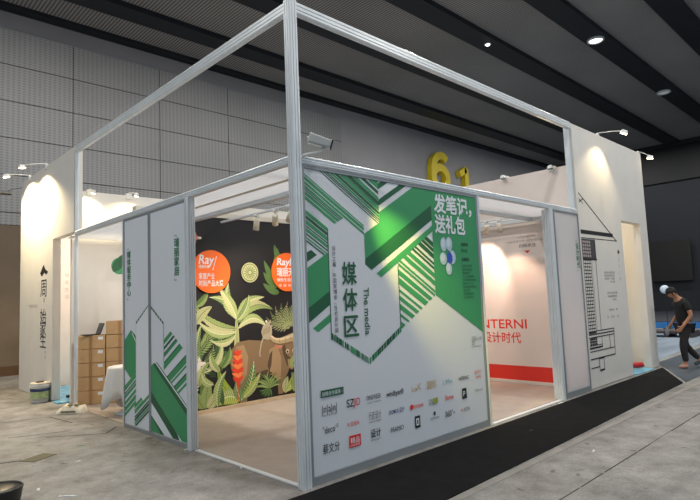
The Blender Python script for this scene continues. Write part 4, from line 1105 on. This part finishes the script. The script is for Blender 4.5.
for v in rings[0]: bm.verts.remove(v)
bmesh.ops.recalc_face_normals(bm, faces=bm.faces[:])
o = obj('tablecloth', bm, mat('white_cloth', (226, 224, 218), 0.85), loc=tc_, smooth=True)
for p_ in o.data.polygons:
    if len(p_.vertices) > 4: p_.use_smooth = False
o.modifiers.new('thickness', 'SOLIDIFY').thickness = 0.003
tag(o, 'white cloth draped over the small table in front of the boxes', 'tablecloth')

# ================================================================== BUCKET, BAG, FILM, CAN
t = thing('paint_bucket', 'white paint bucket with colourful label beside the left doorway', 'bucket', (-0.19, 7.45, 0))
bm = bmesh.new(); lathe(bm, [(0, 0), (0.138, 0), (0.145, 0.015), (0.162, 0.29), (0.172, 0.295), (0.172, 0.315), (0.165, 0.32), (0.165, 0.345), (0.156, 0.345), (0.15, 0.04), (0, 0.04)], 36); obj('body', bm, plastic_w, t, smooth=True)
def band(z0, z1, m, nm, a0=-PI, a1=PI):
    bm = bmesh.new(); n_ = 32; rA = lambda z: 0.1455+0.0165*(z-0.015)/0.275+0.0015
    A = [bm.verts.new((rA(z0)*math.cos(a0+(a1-a0)*k/n_), rA(z0)*math.sin(a0+(a1-a0)*k/n_), z0)) for k in range(n_+1)]
    B = [bm.verts.new((rA(z1)*math.cos(a0+(a1-a0)*k/n_), rA(z1)*math.sin(a0+(a1-a0)*k/n_), z1)) for k in range(n_+1)]
    for k in range(n_): bm.faces.new((A[k], A[k+1], B[k+1], B[k]))
    return obj(nm, bm, m, t, smooth=True)
band(0.20, 0.26, mat('bucket_navy', (44, 56, 96), 0.5), 'printed_band')
lbl = band(0.04, 0.20, mat('bucket_green', (170, 186, 132), 0.5, noise=0.25, scale=12), 'printed_label')
bm = bmesh.new(); lathe(bm, [(0, 0.335), (0.15, 0.335), (0.17, 0.33), (0.172, 0.345), (0.15, 0.355), (0, 0.35)], 36); obj('lid', bm, mat('lid_cream', (210, 204, 190), 0.5), t, smooth=True)
bm = bmesh.new(); tube(bm, [(0.175*math.cos(q), 0.175*math.sin(q), 0.30-0.13*math.sin(q*1.0)) for q in [PI+PI*k/12 for k in range(13)]][::1], 0.004, 6)
for v in bm.verts: v.co.z = 0.30-(v.co.z-0.30)*0.4
obj('handle', bm, alu, t)
bm = bmesh.new(); box(bm, (-0.07, -0.03, 0.352), (0.06, 0.03, 0.375), 0.008); o = obj('putty_knife', bm, mat('knife_brown', (96, 66, 60), 0.5), loc=(-0.19, 7.45, 0.003)); tag(o, 'small brown scraper lying on the lid of the paint bucket', 'scraper')

def bag_mesh(L, Wd, H, seed):
    bm = bmesh.new(); rnd_ = random.Random(seed); nx, ny = 16, 10
    top, bot = [], []
    for i in range(nx+1):
        a_, b_ = [], []
        for j in range(ny+1):
            x = (i/nx-0.5)*L; y = (j/ny-0.5)*Wd; e = (1-abs(2*i/nx-1)**4)*(1-abs(2*j/ny-1)**4)
            z = H*e**0.6*(0.85+0.18*math.sin(i*1.3+seed)+0.10*math.sin(j*1.7+i)); 
            a_.append(bm.verts.new((x, y, 0.012+max(z, 0.0)))); b_.append(bm.verts.new((x, y, 0.0)))
        top.append(a_); bot.append(b_)
    for i in range(nx):
        for j in range(ny):
            bm.faces.new((top[i][j], top[i+1][j], top[i+1][j+1], top[i][j+1])); bm.faces.new((bot[i][j], bot[i][j+1], bot[i+1][j+1], bot[i+1][j]))
    for i in range(nx):
        bm.faces.new((top[i][0], bot[i][0], bot[i+1][0], top[i+1][0])); bm.faces.new((top[i][ny], top[i+1][ny], bot[i+1][ny], bot[i][ny]))
    for j in range(ny):
        bm.faces.new((top[0][j], top[0][j+1], bot[0][j+1], bot[0][j])); bm.faces.new((top[nx][j], bot[nx][j], bot[nx][j+1], top[nx][j+1]))
    return bm
t = thing('plaster_bag', 'crumpled pale plaster bag lying on the floor before the left boxes', 'bag', (-0.15, 5.74, 0), math.radians(-42))
o = obj('sack', bag_mesh(0.44, 0.26, 0.13, 2), mat('sack_paper', (218, 210, 190), 0.8, noise=0.2, scale=9), t, smooth=True)
bm = bmesh.new(); box(bm, (-0.13, -0.136, 0.03), (0.10, -0.128, 0.055)); box(bm, (-0.05, -0.08, 0.128), (0.10, 0.02, 0.142)); obj('printed_patch', bm, mat('sack_print', (120, 116, 92), 0.8), t)
blue_film = mat('blue_plastic_film', (104, 176, 206), 0.25, noise=0.3, scale=7)
def crumple(name, x0, x1, y0, y1, seed, m, left=None):
    bm = bmesh.new(); n_ = 14; g = []
    for i in range(n_+1):
        g.append([bm.verts.new(((left(y0+(y1-y0)*j/n_) if left else x0)*(1-i/n_)+x1*i/n_, y0+(y1-y0)*j/n_, 0.012+0.02*abs(math.sin(i*1.7+seed+j*0.9))*(0.5+0.5*math.sin(j*2.3+seed)))) for j in range(n_+1)])
    for i in range(n_):
        for j in range(n_): bm.faces.new((g[i][j], g[i+1][j], g[i+1][j+1], g[i][j+1]))
    r = bmesh.ops.extrude_face_region(bm, geom=bm.faces[:]); 
    for v in [q for q in r['geom'] if isinstance(q, bmesh.types.BMVert)]: v.co.z = 0.0
    bmesh.ops.recalc_face_normals(bm, faces=bm.faces[:])
    return obj(name, bm, m, smooth=False)
o = crumple('plastic_sheet', -0.06, 1.3, 6.84, 9.2, 1, blue_film, lambda y: -0.06 if y < 7.29 else 0.13); tag(o, 'crumpled blue plastic sheet on the floor inside the left doorway', 'plastic sheet')
o = crumple('plastic_sheet', 8.0, 8.98, -0.06, 1.6, 4, blue_film); tag(o, 'crumpled blue plastic sheet on the floor inside the right doorway', 'plastic sheet')
t = thing('red_tin', 'red tin lying on the blue sheet in the right doorway', 'tin', (8.66, 0.16, 0.10), -0.5)
bm = bmesh.new(); lathe(bm, [(0, -0.12), (0.05, -0.12), (0.055, -0.115), (0.055, 0.115), (0.05, 0.12), (0, 0.12)], 24); h = obj('can_body', bm, mat('red_tin', (196, 34, 40), 0.35), t, smooth=True); h.rotation_euler = (0, PI/2, 0)
bm = bmesh.new(); lathe(bm, [(0, 0.121), (0.046, 0.121), (0.056, 0.123), (0.056, 0.13), (0, 0.128)], 24); h = obj('cap', bm, mat('dark_red', (120, 20, 26), 0.4), t, smooth=True); h.rotation_euler = (0, -PI/2, 0)
o = obj('dark_tool', boxes(((-0.10, -0.03, 0), (0.10, 0.03, 0.05)), bev=0.012), plastic_k, loc=(0.30, 7.25, 0.035)); tag(o, 'small dark tool lying on the blue sheet in the left doorway', 'tool')

# black rounded bin at the lower left corner
t = thing('black_bin', 'black rounded bin cut by the lower left corner of the photo', 'bin', (-1.985, 1.70, 0))
bm = bmesh.new(); lathe(bm, [(0, 0), (0.15, 0), (0.165, 0.02), (0.185, 0.14), (0.19, 0.155), (0.18, 0.165), (0.17, 0.15), (0.15, 0.03), (0, 0.03)], 40); obj('shell', bm, plastic_k, t, smooth=True)
bm = bmesh.new(); lathe(bm, [(0, 0.125), (0.12, 0.13), (0.168, 0.14), (0.168, 0.15), (0.10, 0.158), (0, 0.16)], 40); obj('lid', bm, mat('dark_lid_plastic', (26, 28, 27), 0.3), t, smooth=True)

# scraps of paper and plastic on the floor
paper = mat('paper_scrap', (226, 228, 226), 0.7)
def scrap(x, y, l, w, rz, label, m=paper):
    bm = bmesh.new(); n_ = 6; A = []
    for i in range(n_+1):
        for j in (0, 1): A.append(bm.verts.new(((i/n_-0.5)*l, (j-0.5)*w*(0.7+0.3*math.sin(i*2.1)), 0.004+0.006*abs(math.sin(i*1.9+j)))))
    for i in range(n_): bm.faces.new((A[2*i], A[2*i+2], A[2*i+3], A[2*i+1]))
    r = bmesh.ops.extrude_face_region(bm, geom=bm.faces[:])
    for v in [q for q in r['geom'] if isinstance(q, bmesh.types.BMVert)]: v.co.z = 0.0
    bmesh.ops.recalc_face_normals(bm, faces=bm.faces[:])
    o = obj('paper_scrap', bm, m, loc=(x, y, 0)); o.rotation_euler.z = rz
    tag(o, label, 'scrap', 'scraps of paper on the concrete floor')
scrap(-1.49, 1.50, 0.16, 0.025, -0.75, 'long thin white paper strip on the floor at the bottom left')
scrap(-1.62, 1.92, 0.07, 0.03, 1.2, 'short white paper scrap beside the black bin')
scrap(-1.05, 2.62, 0.05, 0.03, 0.4, 'small pale scrap on bare concrete between cover plate and corner post')
scrap(-0.80, 3.35, 0.08, 0.03, -0.5, 'green white scrap on the floor before the striped panels', mat('green_scrap', (150, 180, 150), 0.7))
scrap(-0.03, 0.98, 0.05, 0.02, 0.8, 'crumpled white scrap at the threshold of the mural opening')
scrap(-0.05, 2.10, 0.06, 0.025, 0.2, 'white scrap at the foot of the aluminium door post')
scrap(4.75, -0.10, 0.14, 0.03, 0.0, 'white strip lying at the foot of the right doorway post')
scrap(2.6, -1.45, 0.06, 0.02, 0.3, 'pale scrap on the concrete in front of the carpet runner')
scrap(3.0, -0.55, 0.05, 0.04, 0.3, 'tiny pale fleck lying on the charcoal carpet', mat('grey_fleck', (90, 90, 90), 0.8))

# ================================================================== THE MAN
def skin(name, verts, edges, radii, m, parent=None, levels=2, root=0):
    me = bpy.data.meshes.new(name); me.from_pydata([tuple(v) for v in verts], edges, []); me.update()
    o = bpy.data.objects.new(name, me); COL.objects.link(o)
    md = o.modifiers.new('skin', 'SKIN'); md.use_smooth_shade = True
    sv = me.skin_vertices[0].data
    for i, r in enumerate(radii):
        sv[i].radius = r if isinstance(r, tuple) else (r, r); sv[i].use_root = (i == root)
    sd = o.modifiers.new('sub', 'SUBSURF'); sd.levels = levels; sd.render_levels = levels
    bpy.context.view_layer.update()
    nm = bpy.data.meshes.new_from_object(o.evaluated_get(bpy.context.evaluated_depsgraph_get()))
    bpy.data.objects.remove(o); bpy.data.meshes.remove(me)
    nm.name = name; nm.materials.clear(); nm.materials.append(m)
    for p_ in nm.polygons: p_.use_smooth = True
    r_ = bpy.data.objects.new(name, nm); COL.objects.link(r_)
    if parent: r_.parent = parent
    return r_
PMAN = Vector((9.44, -0.52, 0.006))
man = thing('person', 'man in black T-shirt and dark trousers walking with bowed head past the carpet end', 'person', PMAN, math.radians(136))
skin_m = mat('skin', (178, 128, 98), 0.6); tee = mat('black_tshirt', (30, 31, 34), 0.85, noise=0.1, scale=9); jean = mat('dark_trousers', (40, 37, 38), 0.85, noise=0.15, scale=14); hair_m = mat('black_hair', (20, 18, 18), 0.7); shoe_m = mat('pink_shoe', (188, 142, 126), 0.6); shoe_d = mat('grey_shoe', (70, 80, 84), 0.6)
# local axes: x = walking direction (forward), y = his left, z up
J = {}
V_ = []
def jv(n_, x, y, z, r): J[n_] = len(V_); V_.append(((x, y, z), r)); return J[n_]
jv('pelvis', -0.02, 0, 0.86, (0.135, 0.105)); jv('waist', -0.01, 0, 1.00, (0.125, 0.095)); jv('chest', 0.0, 0, 1.18, (0.145, 0.105)); jv('upper', 0.03, 0, 1.31, (0.12, 0.085)); jv('neck', 0.085, 0, 1.40, 0.052); jv('skull0', 0.13, 0, 1.445, 0.065); jv('skull1', 0.18, 0, 1.48, (0.082, 0.09)); jv('skull2', 0.195, 0, 1.53, (0.078, 0.085))
jv('hipL', 0.0, 0.09, 0.80, 0.085); jv('kneeL', 0.11, 0.10, 0.455, 0.058); jv('ankL', 0.08, 0.10, 0.085, 0.038); jv('toeL', 0.205, 0.11, 0.04, 0.032)
jv('hipR', -0.03, -0.09, 0.80, 0.085); jv('kneeR', -0.05, -0.10, 0.44, 0.058); jv('ankR', -0.33, -0.10, 0.13, 0.038); jv('toeR', -0.22, -0.11, 0.035, 0.032)
jv('shL', 0.025, 0.165, 1.30, 0.058); jv('elL', -0.03, 0.235, 1.05, 0.042); jv('wrL', 0.12, 0.20, 0.85, 0.028); jv('palmL', 0.16, 0.19, 0.80, (0.038, 0.02))
jv('shR', 0.025, -0.165, 1.30, 0.058); jv('elR', -0.03, -0.225, 1.05, 0.042); jv('wrR', 0.15, -0.15, 0.88, 0.028); jv('palmR', 0.195, -0.12, 0.84, (0.038, 0.02))
E_ = [(J[a_], J[b_]) for a_, b_ in (('pelvis', 'waist'), ('waist', 'chest'), ('chest', 'upper'), ('upper', 'neck'), ('neck', 'skull0'), ('skull0', 'skull1'), ('skull1', 'skull2'), ('pelvis', 'hipL'), ('hipL', 'kneeL'), ('kneeL', 'ankL'), ('ankL', 'toeL'), ('pelvis', 'hipR'), ('hipR', 'kneeR'), ('kneeR', 'ankR'), ('ankR', 'toeR'), ('upper', 'shL'), ('shL', 'elL'), ('elL', 'wrL'), ('wrL', 'palmL'), ('upper', 'shR'), ('shR', 'elR'), ('elR', 'wrR'), ('wrR', 'palmR'))]
# fingers, thumbs, nose and ears grow from the same skeleton
for sd, sg in (('L', 1), ('R', -1)):
    p0 = Vector(V_[J['palm'+sd]][0]); d0 = (p0-Vector(V_[J['wr'+sd]][0])).normalized(); side = Vector((0.35, -sg*0.2, 0.9)); side = (side-d0*side.dot(d0)).normalized()
    for q, (off, L_) in enumerate(((-0.030, .060), (-0.010, .075), (0.010, .080), (0.030, .068))):
        b_ = p0+d0*0.03+side*off; m_ = b_+d0*L_*0.5+Vector((0.01, -sg*0.006, 0)); e_ = m_+d0*L_*0.4+Vector((0.012, -sg*0.022, 0.004))
        i1 = jv('f%s%d' % (sd, q), *b_, 0.0095); i2 = jv('f%s%db' % (sd, q), *m_, 0.009); i3 = jv('f%s%dc' % (sd, q), *e_, 0.008); E_ += [(J['palm'+sd], i1), (i1, i2), (i2, i3)]
    b_ = p0-d0*0.012+side*0.042+Vector((0, -sg*0.008, 0)); e_ = b_+d0*0.035+side*0.02; i1 = jv('t'+sd, *b_, 0.011); i2 = jv('t'+sd+'b', *e_, 0.009); E_ += [(J['palm'+sd], i1), (i1, i2)]
hd = Vector((0.82, 0, -0.57))   # face direction: looking down and forward
hc = Vector((0.187, 0, 1.493))
body = skin('body', [v for v, _ in V_], E_, [r for _, r in V_], skin_m, man, 2, J['pelvis'])
# sculpt the face on the same mesh: nose and brow pulled along the gaze, eye sockets pressed in
hu = Vector((0.57, 0, 0.82))
for v in body.data.vertices:
    r = v.co-hc
    if v.co.z > 1.40 and r.length < 0.16 and r.dot(hd) > 0.03:
        yy = r.y; hh = r.dot(hu)
        nose = math.exp(-(yy/0.016)**2-((hh+0.010)/0.024)**2)*0.022
        sock = sum(math.exp(-((yy-sgn*0.030)/0.014)**2-((hh-0.016)/0.012)**2) for sgn in (1, -1))*0.008
        mouth = math.exp(-(yy/0.024)**2-((hh+0.048)/0.010)**2)*0.006
        v.co += hd*(nose-sock+mouth)
# clothes, hair and shoes
def sub(o_name, names, edges, scale, m, parent=man, over=None, root=0):
    ids = {n_: i for i, n_ in enumerate(names)}
    vs, rs = [], []
    for n_ in names:
        v, r = over[n_] if over and n_ in over else V_[J[n_]]
        r = r if isinstance(r, tuple) else (r, r); vs.append(v); rs.append((r[0]*scale+0.008, r[1]*scale+0.008))
    return skin(o_name, vs, [(ids[a_], ids[b_]) for a_, b_ in edges], rs, m, parent, 2, root)
ov = {'slL': ((-0.01, 0.21, 1.13), (0.064, 0.064)), 'slR': ((-0.01, -0.205, 1.13), (0.064, 0.064)), 'hem': ((-0.02, 0, 0.80), (0.132, 0.108)), 'col': ((0.075, 0, 1.385), (0.066, 0.064)), 'waist': ((-0.01, 0, 1.0), (0.148, 0.122)), 'chest': ((0.0, 0, 1.18), (0.164, 0.128)), 'upper': ((0.035, 0, 1.315), (0.135, 0.11))}
sub('t_shirt', ['hem', 'waist', 'chest', 'upper', 'col', 'shL', 'slL', 'shR', 'slR'], [('hem', 'waist'), ('waist', 'chest'), ('chest', 'upper'), ('upper', 'col'), ('upper', 'shL'), ('shL', 'slL'), ('upper', 'shR'), ('shR', 'slR')], 1.06, tee, over=ov)
ov = {'ankL': ((0.075, 0.10, 0.115), 0.048), 'ankR': ((-0.31, -0.10, 0.15), 0.048), 'kneeL': ((0.11, 0.10, 0.455), 0.064), 'kneeR': ((-0.05, -0.10, 0.44), 0.064)}
sub('trousers', ['pelvis', 'hipL', 'kneeL', 'ankL', 'hipR', 'kneeR', 'ankR'], [('pelvis', 'hipL'), ('hipL', 'kneeL'), ('kneeL', 'ankL'), ('pelvis', 'hipR'), ('hipR', 'kneeR'), ('kneeR', 'ankR')], 1.05, jean, over=ov)
def shoe(nm, heel, toe, m):
    return skin(nm, [heel, tuple((Vector(heel)+Vector(toe))/2), toe], [(0, 1), (1, 2)], [(0.042, 0.04), (0.046, 0.040), (0.040, 0.030)], m, man, 2, 1)
shoe('shoe', (0.040, 0.10, 0.045), (0.23, 0.112, 0.036), shoe_m)
shoe('shoe', (-0.345, -0.10, 0.12), (-0.215, -0.112, 0.040), shoe_d)
bm = bmesh.new(); bmesh.ops.create_uvsphere(bm, u_segments=24, v_segments=16, radius=1.0)
ca = hd; 
for v in bm.verts:
    c_ = v.co.copy(); v.co = hc+hu*0.028-hd*0.012+(hd*c_.x*0.104+Vector((0, 1, 0))*c_.y*0.092+hu*c_.z*0.10)
cut = [v for v in bm.verts if ((v.co-hc).dot(hd) > 0.048 and (v.co-hc).dot(hu) < 0.058) or (v.co-hc).dot(hu) < -0.045]
bmesh.ops.delete(bm, geom=cut, context='VERTS')
for v in bm.verts: v.co += Vector((random.uniform(-1, 1), random.uniform(-1, 1), random.uniform(-1, 1)))*0.004
h = obj('hair', bm, hair_m, man, smooth=True)
for sg in (1, -1):
    bm = bmesh.new(); bmesh.ops.create_uvsphere(bm, u_segments=12, v_segments=8, radius=1.0)
    for v in bm.verts: c_ = v.co.copy(); v.co = hc+Vector((0, sg*0.088, 0))-hu*0.008+hd*c_.x*0.018+Vector((0, 1, 0))*c_.y*0.010+hu*c_.z*0.030
    obj('ear', bm, skin_m, man, smooth=True)
    bm = bmesh.new(); bmesh.ops.create_uvsphere(bm, u_segments=10, v_segments=8, radius=0.0085)
    for v in bm.verts: v.co += hc+hd*0.083+Vector((0, sg*0.030, 0))+hu*0.016
    obj('eye', bm, mat('eye_dark', (40, 32, 28), 0.3), man, smooth=True)
# grey bag hanging at his front hand
t = thing('grey_pouch', 'grey plastic pouch held in front of the man at hip height', 'bag', PMAN, math.radians(136))
bm = bmesh.new(); bmesh.ops.create_uvsphere(bm, u_segments=16, v_segments=12, radius=1.0)
for v in bm.verts:
    c_ = v.co.copy(); v.co = (0.305+0.03*c_.x+0.006*math.sin(9*c_.z), -0.06+0.055*c_.y+0.006*math.sin(8*c_.z), 0.73+0.09*c_.z+0.01*math.sin(5*c_.y))
obj('pouch', bm, mat('grey_plastic_bag', (128, 136, 142), 0.35), t, smooth=True)
bm = bmesh.new(); tube(bm, [(0.305, -0.06, 0.80), (0.29, -0.08, 0.83), (0.265, -0.10, 0.80)], 0.006, 8); obj('strap', bm, mat('grey_plastic_bag', (0,)*3), t)
# white round balloon-like lamp far behind his head
t = thing('round_lamp', 'small pale round globe on a thin stand behind the head of the man', 'lamp', (20.7, 3.07, 0.0))
bm = bmesh.new(); bmesh.ops.create_uvsphere(bm, u_segments=24, v_segments=16, radius=0.165)
for v in bm.verts: v.co.z += 1.53
obj('globe', bm, mat('pale_globe', (205, 222, 236), 0.4), t, smooth=True)
bm = bmesh.new(); tube(bm, [(0, 0, 0.02), (0, 0, 1.38)], 0.012, 8); obj('stand', bm, plastic_k, t)
bm = bmesh.new(); lathe(bm, [(0, 0), (0.18, 0), (0.18, 0.02), (0, 0.03)], 20); obj('foot', bm, plastic_k, t)
